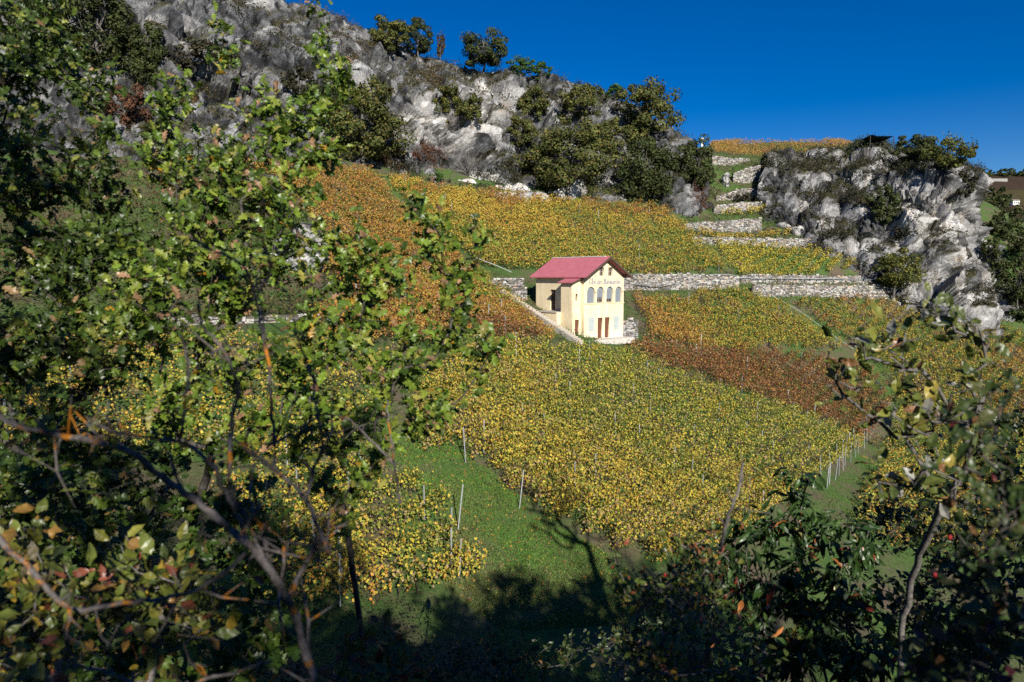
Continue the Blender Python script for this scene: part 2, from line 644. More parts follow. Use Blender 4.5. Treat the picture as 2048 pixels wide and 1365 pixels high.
main_veg = lambda u, v: .05 + .25 * blob(u, v, 830, 165, 110, 22) - .5 * blob(u, v, 855, 245, 90, 55) - .45 * blob(u, v, 960, 375, 300, 24) + .22 * blob(u, v, 450, 200, 200, 60) + .2 * blob(u, v, 1150, 300, 200, 120) + .2 * blob(u, v, 560, 30, 80, 30)
_, CP1, CN1, CV1 = cliff('limestone_cliff', main_rows, 225, 410, 1.3, .5, 3, main_fresh, main_veg)

UR = [
    [(1515, 430, 128), (1560, 452, 122), (1620, 488, 116), (1700, 528, 112), (1780, 568, 108), (1860, 598, 106), (1920, 620, 105), (1980, 645, 106), (2040, 665, 112), (2080, 650, 130)],
    [(1518, 395, 130), (1560, 410, 125), (1620, 440, 120), (1700, 470, 116), (1780, 500, 112), (1860, 520, 110), (1920, 535, 110), (1972, 560, 112), (2015, 590, 118), (2045, 590, 138)],
    [(1523, 360, 132), (1565, 375, 130), (1630, 395, 126), (1700, 415, 122), (1780, 430, 117), (1860, 430, 113), (1920, 430, 113), (1950, 440, 118), (1975, 495, 127), (1998, 525, 146)],
    [(1528, 338, 135), (1570, 343, 137), (1640, 352, 134), (1710, 345, 130), (1790, 350, 124), (1870, 352, 119), (1912, 358, 119), (1938, 392, 124), (1952, 455, 134), (1965, 485, 150)],
    [(1533, 322, 142), (1580, 314, 148), (1650, 307, 150), (1720, 302, 148), (1800, 302, 142), (1880, 314, 134), (1905, 330, 132), (1925, 356, 135), (1938, 405, 146), (1950, 440, 160)]]
right_fresh = lambda u, v: -.08 + .9 * blob(u, v, 1830, 430, 90, 60) + .8 * blob(u, v, 1850, 560, 90, 50) + .5 * blob(u, v, 1620, 430, 40, 60) + .4 * blob(u, v, 1950, 500, 60, 90)
right_veg = lambda u, v: .0 + .5 * blob(u, v, 1640, 330, 110, 22) + .35 * blob(u, v, 1760, 410, 40, 40) + .25 * blob(u, v, 1650, 400, 60, 50)
_, CP2, CN2, CV2 = cliff('rock_outcrop', UR, 225, 290, 1.15, -.75, 71, right_fresh, right_veg)
CPA = np.vstack([CP1, CP2])
CU, CVv, CD = project(CPA)


def on_cliff(u, v, rad=7):
    m = (np.abs(CU - u) < rad) & (np.abs(CVv - v) < rad) & (CD > 20)
    if not m.any():
        return None
    k = np.where(m)[0]
    return CPA[k[np.argmin(CD[k])]].copy()


# a few loose limestone ribs on the left slope and by the gully
def boulder_mesh(name, seed, sx, sy, sz, n=26):
    th = np.linspace(0, math.pi, n)
    ph = np.linspace(0, 2 * math.pi, n * 2, endpoint=False)
    T, PH = np.meshgrid(th, ph, indexing='ij')
    S = np.stack([np.sin(T) * np.cos(PH) * sx, np.sin(T) * np.sin(PH) * sy, np.cos(T) * sz], -1).reshape(-1, 3)
    nn = unit(S)
    sc = max(sx, sz)
    h1, g1, c1 = facets(S + seed * 7.3, sc * .8, seed)
    h2, g2, c2 = facets(S + seed * 3.1, sc * .3, seed + 4)
    S = S + nn * (h1 * .45 + h2 * .5 - sc * .06 * np.exp(-g1 * 12))[:, None]
    ii = np.arange(n * 2 * n).reshape(n, n * 2)
    jj = np.roll(ii, -1, 1)
    F = np.stack([ii[:-1], ii[1:], jj[1:], jj[:-1]], -1).reshape(-1, 4)
    col = np.stack([np.clip(.45 + (c2 - .5), 0, 1), np.clip((nn[:, 2] - .8) * 2, 0, 1) * .5, c2], -1)
    return mesh_np(name, S, F, M['rock'], col)


for i, (u, v, w, h, lab) in enumerate(((598, 540, 110, 120, 'pale limestone crag rising among the orange vines behind the oak'), (400, 245, 90, 50, 'grey limestone shelf on the slope under the cliff, seen past oak leaves'),
                                       (170, 235, 70, 50, 'small white rock heap under the dark trees on the slope'), (1379, 405, 26, 62, 'narrow white rock pinnacle beside the gully trees'),
                                       (1452, 372, 16, 34, 'small pale rock tooth beside the topmost terrace wall'))):
    p = on_ground(u, v)
    d = p[1]
    sx, sz = w * d / FPX / 2, h * d / FPX / 2
    o = obj('boulder', boulder_mesh('boulder', i * 3 + 2, sx, max(sx * .8, 1.2), sz), None, (p[0], p[1] + sx * .4, p[2] + sz * .55))
    tag(o, lab, 'rock')

# ------------------------------------------------------------------ dry-stone walls, terraces
def wall(name, label, base, heights, group='dry stone terrace walls', sl=.38, sh=.2, thick=.5, seed=0):
    """base: ground points along the wall, heights per point. Stones are laid in uneven courses in front of a core."""
    base = np.array(base, float)
    heights = np.array(heights, float)
    seg = np.linalg.norm(np.diff(base[:, :2], axis=0), axis=1)
    L = np.concatenate([[0], np.cumsum(seg)])
    rt = empty(name, base[0])
    tag(rt, label, 'wall', group)
    rg = np.random.default_rng(seed + 100)
    mb = MB()
    cols = []
    zb = -.5
    hmax = heights.max() + .5

    def pt(s):
        return np.array([np.interp(s, L, base[:, k]) for k in range(3)]), np.interp(s, L, heights)

    z = zb
    while z < hmax:
        hh = sh * rg.uniform(.75, 1.3)
        s = -rg.uniform(0, sl)
        while s < L[-1]:
            w = sl * rg.uniform(.55, 1.6)
            s0, s1 = max(s, 0), min(s + w, L[-1])
            s += w
            if s1 - s0 < .05: continue
            p, ht = pt((s0 + s1) / 2)
            if z + hh * .6 > ht + rg.uniform(-.14, .1) - .3 * max(0, math.sin(s * .31 + seed) - .45): continue
            p0, p1 = pt(s0)[0], pt(s1)[0]
            t = p1 - p0
            t[2] = 0
            t = t / np.linalg.norm(t)
            n = np.array([t[1], -t[0], 0])          # towards the valley
            g = .018
            a = p0 + t * g
            b = p1 - t * g
            pr = rg.uniform(-.03, .11)
            lo, hi = z + g, z + hh - g
            j = lambda: rg.normal(0, .032, 3)
            f = n * (pr)
            bk = -n * .3
            Vv = [a + f + [0, 0, lo] + j(), b + f + [0, 0, lo] + j(), b + bk + [0, 0, lo], a + bk + [0, 0, lo],
                  a + f * .9 + [0, 0, hi] + j(), b + f * .9 + [0, 0, hi] + j(), b + bk + [0, 0, hi], a + bk + [0, 0, hi]]
            mb.hexa(np.array(Vv) - base[0])
            c = np.array([.47, .45, .42]) * rg.uniform(.32, 1.3) * (1 + rg.normal(0, .03, 3))
            if rg.random() < .15: c = c * [1.0, .86, .7]
            cols.append(np.repeat(c[None], 8, 0))
        z += hh
    me = mesh_np('stones', np.vstack(mb.V), np.vstack(mb.F4), M['stone'], np.vstack(cols))
    so = obj('stones', me, rt)
    so['kind'] = 'stuff'
    # core
    cb = MB()
    k = max(2, int(L[-1] / 2))
    ss = np.linspace(0.05, L[-1] - .05, k)
    ring = []
    for s in ss:
        p, ht = pt(s)
        e = .4
        t = pt(min(s + e, L[-1]))[0] - pt(max(s - e, 0))[0]
        t[2] = 0
        t = t / np.linalg.norm(t)
        n = np.array([t[1], -t[0], 0])
        p = p - base[0]
        ring.append([p - n * .05 + [0, 0, zb], p - n * (.05 + thick) + [0, 0, zb], p - n * (.05 + thick) + [0, 0, ht - .09], p - n * .05 + [0, 0, ht - .09]])
    ring = np.array(ring).reshape(-1, 3)
    F = []
    for i in range(k - 1):
        for j in range(4):
            F.append([i * 4 + j, i * 4 + (j + 1) % 4, (i + 1) * 4 + (j + 1) % 4, (i + 1) * 4 + j])
    F += [[3, 2, 1, 0], [(k - 1) * 4 + j for j in range(4)]]
    obj('core', mesh_np('core', ring, np.array(F), M['wall_core']), rt)
    return rt


def wall_px(label, pts, seed, **kw):
    """pts: (u, v_base, v_top) picked on the slope"""
    base, hs = [], []
    pts = np.array(pts, float)
    T = np.linspace(0, len(pts) - 1, (len(pts) - 1) * 4 + 1)
    for t in T:
        u, vb, vt = [np.interp(t, np.arange(len(pts)), pts[:, k]) for k in range(3)]
        p = on_ground(u, vb)
        base.append(p)
        hs.append(max((vb - vt) * p[1] / FPX, .3))
    return wall('dry_stone_wall', label, base, hs, seed=seed, **kw)


wall_px('long pale dry stone wall behind the house with a pipe along it', [(1225, 581, 549), (1350, 580, 547), (1478, 577, 551)], 1)
wall_px('low upper dry stone wall right below the bright yellow vines', [(1484, 567, 549), (1620, 566, 550), (1752, 567, 552)], 2)
wall_px('lower dry stone wall with a grass strip on top, ending at the round bush', [(1508, 592, 569), (1650, 594, 569), (1795, 598, 571)], 3)
wall_px('terrace wall between two rows of yellow vines, low on the gully', [(1388, 488, 474), (1500, 492, 475), (1625, 497, 478)], 4)
wall_px('wide pale terrace wall below the single yellow vine row', [(1372, 462, 447), (1450, 464, 440), (1523, 465, 436)], 5)
wall_px('terrace wall under the third grass ledge of the gully', [(1428, 429, 414), (1480, 424, 404), (1528, 420, 404)], 6)
wall_px('terrace wall with a dark step gap in the gully', [(1432, 403, 392), (1480, 398, 377), (1523, 397, 378)], 7)
wall_px('tall topmost terrace wall in the gully', [(1466, 366, 346), (1495, 367, 337), (1521, 362, 331)], 8)
wall_px('pale wall under the skyline vineyard', [(1424, 330, 311), (1460, 332, 317), (1500, 324, 318)], 9)
wall_px('thin stone edging under the shade sail on the outcrop top', [(1706, 304, 298), (1790, 305, 299)], 10)
wall_px('stone wall crossing the slope behind the oak branches', [(240, 652, 634), (420, 650, 632), (640, 642, 626)], 11)
wall_px('white stone patch of wall under the dark trees', [(100, 240, 222), (200, 238, 220)], 12)


# ------------------------------------------------------------------ the house
HX = np.array([.767, .641, 0])
HX /= np.linalg.norm(HX)
HY = np.array([-HX[1], HX[0], 0])
HO = np.array([7.17, 68.0, -6.35])       # corner between the front and the side with the small annexe
house = empty('vineyard_house', HO)
house.rotation_euler = (0, 0, math.atan2(HX[1], HX[0]))
tag(house, 'cream plastered vineyard house with red roof and four arched windows', 'house')
HW, HL = 5.93, 7.15
EAVE = 6.35 - .08                        # roof edge height over the doorstep
RIDGE = 6.35 + 1.98
WT = .32


def plaster():
    m, nt, b = new_mat('cream_plaster', .9, .15)
    p = position(nt)
    c = ramp(nt, noise(nt, 1.2, 6, .6, p), [(.3, (.79, .66, .42)), (.6, (.86, .735, .50)), (.75, (.88, .78, .57))])
    sepz = nt.nodes.new('ShaderNodeSeparateXYZ')
    nt.links.new(p, sepz.inputs[0])
    mr = N(nt, 'ShaderNodeMapRange')
    mr.inputs['From Min'].default_value = -5.2
    mr.inputs['From Max'].default_value = -6.4
    nt.links.new(sepz.outputs['Z'], mr.inputs['Value'])
    w = nt.nodes.new('ShaderNodeMath')
    w.operation = 'MULTIPLY'
    nt.links.new(mr.outputs[0], w.inputs[0])
    nt.links.new(noise(nt, 2.0, 5, .6, p), w.inputs[1])
    c = mix(nt, w.outputs[0], c, (.82, .78, .68))       # limewashed, worn foot of the wall
    ms_ = N(nt, 'ShaderNodeMapping')
    ms_.inputs['Scale'].default_value = (3.0, 3.0, .3)
    nt.links.new(p, ms_.inputs['Vector'])
    run = ramp(nt, noise(nt, 1.6, 6, .65, ms_.outputs['Vector']), [(.38, (.84, .81, .76)), (.56, (1, 1, 1))])
    c = mix(nt, .7, c, run, 'MULTIPLY')
    st = ramp(nt, noise(nt, 7, 6, .7, p), [(.3, (.86, .84, .8)), (.55, (1, 1, 1))])
    c = mix(nt, .6, c, st, 'MULTIPLY')
    nt.links.new(c, b.inputs['Base Color'])
    bump(nt, b, noise(nt, 40, 4, .6, p), .01)
    return m


M['plaster'] = plaster()
M['brown_door'] = flat('brown_wood', (.16, .06, .035), .7, .3, .25, 5, bumpd=.01)
M['rafter'] = flat('rafter_wood', (.085, .055, .04), .8, .2, .25, 5)
M['shutter_grey'] = flat('blue_grey_blind', (.215, .24, .265), .6, .3, .08, 3)
M['shutter_pale'] = flat('pale_green_shutter', (.43, .48, .47), .7, .3, .08, 3)
M['dark_glass'] = flat('dark_glass', (.03, .032, .036), .12, .6, .1, 3)
M['frame_wood'] = flat('window_frame', (.30, .24, .2), .7, .3, .1, 5)
M['letter'] = flat('letter_paint', (.37, .345, .34), .8, .2, .12, 8)
M['ledge'] = flat('ledge_stone', (.45, .40, .33), .85, .2, .2, 5)
M['white_trim'] = flat('white_metal_ridge', (.75, .74, .72), .5, .4, .1, 5)


def roof_mat():
    m, nt, b = new_mat('red_roof_sheet', .75, .2)
    p = position(nt)
    c = ramp(nt, noise(nt, 1.5, 6, .6, p), [(.3, (.47, .135, .165)), (.7, (.57, .175, .21))])
    f = ramp(nt, noise(nt, 12, 5, .7, p), [(.3, (.88, .88, .88)), (.6, (1, 1, 1))])
    nt.links.new(mix(nt, 1.0, c, f, 'MULTIPLY'), b.inputs['Base Color'])
    return m


M['roof'] = roof_mat()


def pierced(name, outer, holes, thick, mat, to3d, parent):
    """flat wall with real openings. 2-D outline with holes, extruded"""
    cu = bpy.data.curves.new(name, 'CURVE')
    cu.dimensions = '2D'
    cu.fill_mode = 'BOTH'
    cu.extrude = thick / 2
    for lp in [outer] + holes:
        sp = cu.splines.new('POLY')
        sp.points.add(len(lp) - 1)
        for q, (a, b) in zip(sp.points, lp):
            q.co = (a, b, 0, 1)
        sp.use_cyclic_u = True
    t = bpy.data.objects.new('tmp', cu)
    COL.objects.link(t)
    dg = bpy.context.evaluated_depsgraph_get()
    me = bpy.data.meshes.new_from_object(t.evaluated_get(dg))
    bpy.data.objects.remove(t)
    bpy.data.curves.remove(cu)
    me.name = name
    n = len(me.vertices)
    co = np.empty(n * 3)
    me.vertices.foreach_get('co', co)
    co = to3d(co.reshape(-1, 3), thick)
    me.vertices.foreach_set('co', co.ravel())
    me.update()
    me.polygons.foreach_set('use_smooth', np.zeros(len(me.polygons), bool))
    for a_ in [a_.name for a_ in me.attributes if 'sharp' in a_.name or 'normal' in a_.name]:
        me.attributes.remove(me.attributes[a_])
    me.materials.clear()
    me.materials.append(mat)
    return obj(name, me, parent)


def arch(x0, x1, z0, z1, n=12):
    r = (x1 - x0) / 2
    zc = z1 - r
    pts = [(x0, z0), (x1, z0)]
    for i in range(n + 1):
        a = math.pi * i / n
        pts.append(((x0 + x1) / 2 + r * math.cos(a), zc + r * math.sin(a)))
    return pts


def rect(x0, x1, z0, z1):
    return [(x0, z0), (x1, z0), (x1, z1), (x0, z1)]


Z = lambda zw: zw + 6.35                 # height relative to the camera -> height over the doorstep
ARCH = [(.42, 1.58), (1.87, 2.90), (3.27, 4.30), (4.62, 5.65)]
SILL = Z(-2.70)
ATOP = Z(-1.08)
GW = [(2.2, 2.84), (3.52, 4.16)]
DOORS = [(2.02, 2.70), (3.08, 3.76)]
SHUT = [(.70, 1.44), (4.46, 5.2)]
holes = [arch(a, b, SILL, ATOP) for a, b in ARCH] + [rect(a, b, Z(.03), Z(.88)) for a, b in GW] + [rect(a, b, .02, 2.12) for a, b in DOORS]
slope = (RIDGE - EAVE) / (HW / 2 + .48)
top = lambda x: RIDGE - .12 - slope * abs(x - HW / 2)
outer = [(0, -3.0), (HW, -3.0), (HW, top(HW)), (HW / 2, top(HW / 2)), (0, top(0))]
front = pierced('front_wall', outer, holes, WT, M['plaster'], lambda c, t: np.stack([c[:, 0], t / 2 - c[:, 2], c[:, 1]], -1), house)
# side wall with the upper door (towards the annexe)
DL0, DL1, DZ0, DZ1 = 4.15, 4.92, Z(-3.55), Z(-1.42)
side = pierced('side_wall', [(WT, -3.0), (HL, -3.0), (HL, top(0) - .02), (WT, top(0) - .02)], [rect(DL0, DL1, DZ0, DZ1)], WT, M['plaster'],
               lambda c, t: np.stack([t / 2 + c[:, 2], c[:, 0], c[:, 1]], -1), house)
w = MB()
w.box(HW - WT, HW, WT, HL, -3, top(HW) - .02)
w.build('side_wall', M['plaster'], house)
pierced('back_wall', [(WT, -3.0), (HW - WT, -3.0), (HW - WT, top(WT)), (HW / 2, top(HW / 2)), (WT, top(WT))], [], WT, M['plaster'],
        lambda c, t: np.stack([c[:, 0], HL - t / 2 + c[:, 2], c[:, 1]], -1), house)
w = MB()
w.box(WT, HW - WT, WT, HL - WT, SILL - .4, SILL - .25)
w.build('upper_floor', M['ledge'], house)
# string course
w = MB()
w.box(.03, HW + .04, -.06, -.002, SILL - .12, SILL - .03)
w.build('string_course', M['plaster'], house)

# roof: two slopes with thickness, plus ridge flashing and rafters
rf = empty('roof')
rf.parent = house
OX, OF, OB = .48, .77, .54
th = .10
for sgn in (-1, 1):
    x_e = HW / 2 + sgn * (HW / 2 + OX)
    V = []
    for y in (-OF, HL + OB):
        V += [[HW / 2, y, RIDGE], [x_e, y, EAVE], [x_e, y, EAVE - th], [HW / 2, y, RIDGE - th]]
    V = np.array(V)
    w = MB()
    w.add(V, [[0, 1, 2, 3], [7, 6, 5, 4], [0, 4, 5, 1], [1, 5, 6, 2], [2, 6, 7, 3]])
    w.build('roof_slope', M['roof'], rf)
    w = MB()
    for y in np.arange(-OF + .08, HL + OB, .75):
        for (xa, xb) in ((HW / 2 + sgn * .06, x_e - sgn * .05),):
            za, zb_ = RIDGE - th - slope * abs(xa - HW / 2), EAVE - th + .03
            w.hexa([[xa, y, za - .13], [xb, y, zb_ - .11], [xb, y + .09, zb_ - .11], [xa, y + .09, za - .13], [xa, y, za - .004], [xb, y, zb_ - .004], [xb, y + .09, zb_ - .004], [xa, y + .09, za - .004]])
    w.build('rafters', M['rafter'], rf)
    w = MB()                                # barge board on the gable edge
    y0 = -OF - .035
    xa, xb = HW / 2, x_e
    w.hexa([[xa, y0, RIDGE - .24], [xb, y0, EAVE - .24], [xb, y0 + .033, EAVE - .24], [xa, y0 + .033, RIDGE - .24], [xa, y0, RIDGE - .01], [xb, y0, EAVE - .01], [xb, y0 + .033, EAVE - .01], [xa, y0 + .033, RIDGE - .01]])
    w.build('barge_board', M['rafter'], rf)
w = MB()
w.box(HW / 2 - .12, HW / 2 + .12, -.1, HL + OB, RIDGE - .02, RIDGE + .05)
w.build('ridge_flashing', M['white_trim'], rf)
w = MB()
for x in (.12, HW / 2, HW - .12):
    zt = top(x) - .02
    w = MB()
    w.box(x - .08, x + .08, -OF + .1, -.003, zt - .2, zt - .02)
    w.build('purlin', M['rafter'], rf)


def opening(name, x0, x1, z0, z1, y, mat, parent=house):
    w = MB()
    w.box(x0 + .006, x1 - .006, y, y + .05, z0, z1)
    return w.build(name, mat, parent)


for i, (a, b) in enumerate(ARCH):
    wn_ = empty('arched_window')
    wn_.parent = house
    drop = [0, .52, .36, 0][i]
    if i == 0: tag(wn_, 'leftmost arched window with its blind fully down')
    pts = arch(a + .01, b - .01, SILL + drop, ATOP - .01)
    bl = pierced('blind', pts, [], .04, M['shutter_grey'], lambda c, t: np.stack([c[:, 0], .20 + c[:, 2], c[:, 1]], -1), wn_)
    w = MB()
    z = SILL + drop + .1
    while z < ATOP - .3:
        w.box(a + .03, b - .03, .165, .179, z, z + .022)
        z += .13
    w.build('blind_slats', M['shutter_grey'], wn_)
    w = MB()
    w.box(a + .05, b - .05, .25, .27, SILL, ATOP - .5)
    w.build('pane', M['dark_glass'], wn_)
    w = MB()
    for x in (a + .02, (a + b) / 2 - .03, b - .08):
        w.box(x, x + .06, .215, .247, SILL, ATOP - .5)
    w.box(a + .02, b - .02, .20, .213, SILL + .02, SILL + .09)
    w.box(a + .02, b - .02, .20, .213, SILL + .36, SILL + .41)
    w.build('window_frame', M['frame_wood'], wn_)
    w = MB()
    w.box(a - .03, b + .03, -.07, .12, SILL - .028, SILL - .001)
    w.build('window_sill', M['ledge'], wn_)
    w = MB()                                # small iron hook beside the arch
    w.box(b + .02, b + .14, -.06, -.002, ATOP - .58, ATOP - .52)
    w.build('hook', M['rafter'], wn_)
for a, b in GW:
    wn_ = empty('gable_window')
    wn_.parent = house
    opening('pane', a, b, Z(.03), Z(.88), .2, M['dark_glass'], wn_)
    w = MB()
    w.box(a + .01, a + .07, .14, .196, Z(.03), Z(.88))
    w.box(b - .07, b - .01, .14, .196, Z(.03), Z(.88))
    w.box((a + b) / 2 - .03, (a + b) / 2 + .03, .14, .196, Z(.03), Z(.88))
    w.box(a + .07, b - .07, .15, .19, Z(.42), Z(.47))
    w.build('window_frame', M['frame_wood'], wn_)


def plank_door(x0, x1, z0, z1, place, parent, mat):
    dr = empty('door')
    dr.parent = parent
    n = 4
    for i in range(n):
        a = x0 + (x1 - x0) * i / n
        b = x0 + (x1 - x0) * (i + 1) / n
        w = MB()
        w.box(a + .008, b - .008, 0, .045, z0, z1)
        w.V = [place(v) for v in w.V]
        w.build('plank', mat, dr)
    w = MB()
    w.box(x1 - .13, x1 - .09, -.05, -.002, z0 + .95, z0 + 1.08)
    w.V = [place(v) for v in w.V]
    w.build('handle', M['rafter'], dr)
    w = MB()
    w.box(x0 + .002, x1 - .002, .05, .09, z0, z1)
    w.V = [place(v) for v in w.V]
    w.build('door_back', M['rafter'], dr)
    return dr


for a, b in DOORS:
    plank_door(a, b, .02, 2.12, lambda v: v + [0, .14, 0], house, M['brown_door'])
for a, b in SHUT:
    sh = empty('shutter')
    sh.parent = house
    n = 5
    for i in range(n):
        x0 = a + (b - a) * i / n
        w = MB()
        w.box(x0 + .006, x0 + (b - a) / n - .006, -.045, -.003, Z(-5.5), Z(-4.14))
        w.build('plank', M['shutter_pale'], sh)
    for z in (Z(-5.2), Z(-4.45)):
        w = MB()
        w.box(a + .02, b - .02, -.065, -.047, z, z + .09)
        w.build('batten', M['shutter_pale'], sh)
# upper side door with a dark leaf
plank_door(DL0, DL1, DZ0, DZ1, lambda v: np.stack([v[:, 1] + .17, v[:, 0], v[:, 2]], -1), house, M['rafter'])

# annexe
AP, AS, AQ = 1.18, .44, 1.64
an = empty('annexe')
an.parent = house
atop0, atop1 = Z(-.18), Z(-.60)
pierced('annexe_front', [(-AP, -3.0), (-.002, -3.0), (-.002, atop0 - .1), (-AP, atop1 - .05)],
        [rect(-AP + .36, -AP + .9, .0, Z(-4.35)), rect(-AP + .42, -AP + .70, Z(-2.45), Z(-1.76))], .22, M['plaster'],
        lambda c, t: np.stack([c[:, 0], AS + t / 2 - c[:, 2], c[:, 1]], -1), an)
w = MB()
w.box(-AP, -AP + .22, AS + .22, AS + AQ, -3, atop1 - .04)
w.box(-AP + .22, -.002, AS + AQ - .22, AS + AQ - .001, -3, atop1 - .04)
w.build('annexe_wall', M['plaster'], an)
plank_door(-AP + .36, -AP + .9, .0, Z(-4.35), lambda v: v + [0, AS + .12, 0], an, M['brown_door'])
w = MB()
w.box(-AP + .42, -AP + .70, AS + .17, AS + .2, Z(-2.45), Z(-1.76))
w.build('pane', M['dark_glass'], an)
w = MB()
x_in, x_out, ya, yb = -.004, -AP - .32, AS - .28, AS + AQ + .18
zi, zo = Z(-.1), Z(-.62)
w.hexa([[x_out, ya, zo - .08], [x_in, ya, zi - .08], [x_in, yb, zi - .08], [x_out, yb, zo - .08], [x_out, ya, zo], [x_in, ya, zi], [x_in, yb, zi], [x_out, yb, zo]])
w.build('annexe_roof', M['roof'], an)
w = MB()
w.hexa([[x_out, ya - .03, zo - .16], [x_in, ya - .03, zi - .16], [x_in, ya - .002, zi - .16], [x_out, ya - .002, zo - .16], [x_out, ya - .03, zo - .01], [x_in, ya - .03, zi - .01], [x_in, ya - .002, zi - .01], [x_out, ya - .002, zo - .01]])
w.build('barge_board', M['rafter'], an)

# terrace in front of the side door, doorstep paving
w = MB()
w.box(-1.75, -.003, AS + AQ + .005, HL + .2, Z(-7.5), DZ0 - .14)
w.build('terrace_base', M['plaster'], house)
w = MB()
w.box(-1.85, -.004, AS + AQ + .005, HL + .3, DZ0 - .138, DZ0 - .04)
w.build('terrace_slab', M['ledge'], house)
w = MB()
w.box(.6, HW + .3, -1.3, -.005, -.6, -.01)
w.build('doorstep', flat('pale_concrete', (.55, .51, .45), .9, .1, .15, 4), house)

# painted lettering
GL = {
    'C': (1.1, [[(.95, 1.55), (.8, 1.95), (.45, 2.0), (.12, 1.5), (.08, .7), (.35, .05), (.75, .08), (1.0, .4)], [(.3, 1.9), (.28, .3)]]),
    'l': (.55, [[(.1, .4), (.35, 1.4), (.4, 2.0), (.2, 1.9), (.16, .3), (.3, 0), (.5, .2)]]),
    'o': (.8, [[(.4, 1.0), (.1, .8), (.08, .25), (.35, 0), (.62, .3), (.6, .85), (.4, 1.0), (.75, .85)]]),
    's': (.65, [[(.55, .95), (.2, 1.0), (.18, .65), (.5, .4), (.4, .02), (.05, .1)]]),
    'd': (.85, [[(.6, .9), (.3, 1.0), (.08, .6), (.15, .05), (.45, .1), (.62, .7), (.66, 2.0)], [(.66, 1.6), (.62, .2), (.8, .05)]]),
    'e': (.7, [[(.08, .45), (.5, .6), (.5, .95), (.25, 1.0), (.08, .6), (.15, .08), (.4, 0), (.62, .25)]]),
    'M': (1.55, [[(0, .1), (.15, .0), (.35, .6), (.55, 1.9), (.62, .1)], [(.62, .1), (1.1, 1.95), (1.1, .3), (1.3, 0), (1.5, .2)]]),
    'a': (.85, [[(.6, .9), (.3, 1.0), (.08, .6), (.15, .05), (.42, .1), (.62, .9), (.6, .2), (.8, .05)]]),
    'r': (.65, [[(.08, .8), (.2, 1.0), (.2, .0)], [(.2, .6), (.38, .95), (.6, .95)]]),
    'g': (.85, [[(.6, .9), (.3, 1.0), (.08, .6), (.15, .1), (.42, .12), (.62, .9), (.58, -.6), (.3, -.9), (.1, -.7)]]),
    'u': (.85, [[(.08, 1.0), (.12, .2), (.35, 0), (.58, .35), (.64, 1.0)], [(.64, 1.0), (.62, .15), (.8, .05)]]),
    'i': (.4, [[(.12, 1.0), (.12, .15), (.32, .05)], [(.12, 1.35), (.14, 1.5)]]),
    't': (.55, [[(.22, 1.7), (.2, .2), (.4, .02)], [(.02, 1.1), (.48, 1.15)]]),
}
letters = empty('lettering')
letters.parent = house
tag(letters, 'grey painted script lettering reading Clos des Marguerites')
txt = 'Clos des Marguerites'
adv = sum(.55 if c == ' ' else GL[c][0] for c in txt)
kx = 4.75 / adv
kz = .29
x = .68
for c in txt:
    if c == ' ':
        x += .55 * kx
        continue
    wd, strokes = GL[c]
    w = MB()
    for si, st in enumerate(strokes):
        q = catmull(np.array(st), max(6, len(st) * 4))
        P = np.stack([x + q[:, 0] * kx + q[:, 1] * .03, np.full(len(q), -.012 - .002 * si), Z(-.82) + q[:, 1] * kz], -1)
        t = unit(np.gradient(P, axis=0))
        nrm = np.stack([-t[:, 2], t[:, 0] * 0, t[:, 0]], -1)
        wd2 = (.032 + .022 * np.abs(t[:, 2]))[:, None]
        Vv = np.concatenate([P + nrm * wd2, P - nrm * wd2, P + nrm * wd2 + [0, .008, 0], P - nrm * wd2 + [0, .008, 0]])
        n = len(P)
        F = []
        for i in range(n - 1):
            F += [[i, i + 1, n + i + 1, n + i], [i, 2 * n + i, 2 * n + i + 1, i + 1], [n + i, n + i + 1, 3 * n + i + 1, 3 * n + i]]
        w.add(Vv, F)
    w.build('letter', M['letter'], letters)
    x += wd * kx

# stone wall stub on the valley side of the house
Hw = lambda x, y, z: HO + HX * x + HY * y + np.array([0, 0, z])
pts = [Hw(HW + .05, .3, 0), Hw(HW + 1.6, .4, 0), Hw(HW + 3.0, .5, 0)]
wall('dry_stone_wall', 'squat stone retaining wall against the right side of the house', [np.array([p[0], p[1], HO[2] - .3]) for p in pts], [2.1, 2.1, 1.9], seed=21)
# wall behind the stair beside the house
pts = [Hw(-4.6, HL + 2.6, 0), Hw(-2.4, HL + 1.4, 0), Hw(-.6, HL + .75, 0)]
wall('dry_stone_wall', 'white stone wall at the head of the stair behind the house', [np.array([p[0], p[1], Z(0) * 0 + HO[2] + 2.6]) for p in pts], [1.7, 1.9, 2.6], seed=22)
pts = [Hw(-3.9, HL + 4.6, 0), Hw(-1.6, HL + 3.8, 0), Hw(1.2, HL + 3.4, 0)]
wall('dry_stone_wall', 'pale stone wall just behind the roof edge of the house', [np.array([p[0], p[1], HO[2] + 4.6]) for p in pts], [1.5, 1.5, 1.5], seed=23)

# stair running up past the house
st = empty('stone_stair', Hw(-2.4, -1.4, 0))
tag(st, 'narrow stone stair with a pale kerb climbing beside the house', 'stairs')
w0 = np.array(Hw(-2.4, -1.6, 0))
w1 = np.array(Hw(-2.9, HL + 2.4, 0))
NS = 34
stepm = MB()
stepm.hexa(np.array([[-.5, -.19, -.9], [.5, -.19, -.9], [.5, .19, -.9], [-.5, .19, -.9], [-.5, -.19, 0], [.5, -.2, .01], [.5, .19, 0], [-.5, .19, .005]]))
stepmesh = stepm.mesh('step', M['ledge'])
ang = math.atan2(HX[1], HX[0])
zs0 = HO[2] + .25
zs1 = HO[2] + 4.9
for i in range(NS):
    t = i / (NS - 1)
    p = w0 + (w1 - w0) * t
    o = obj('step', stepmesh, st, Vector((*p[:2], zs0 + (zs1 - zs0) * t)) - st.location)
    o.rotation_euler = (0, 0, ang)
w = MB()
a = w0 - HX * .62
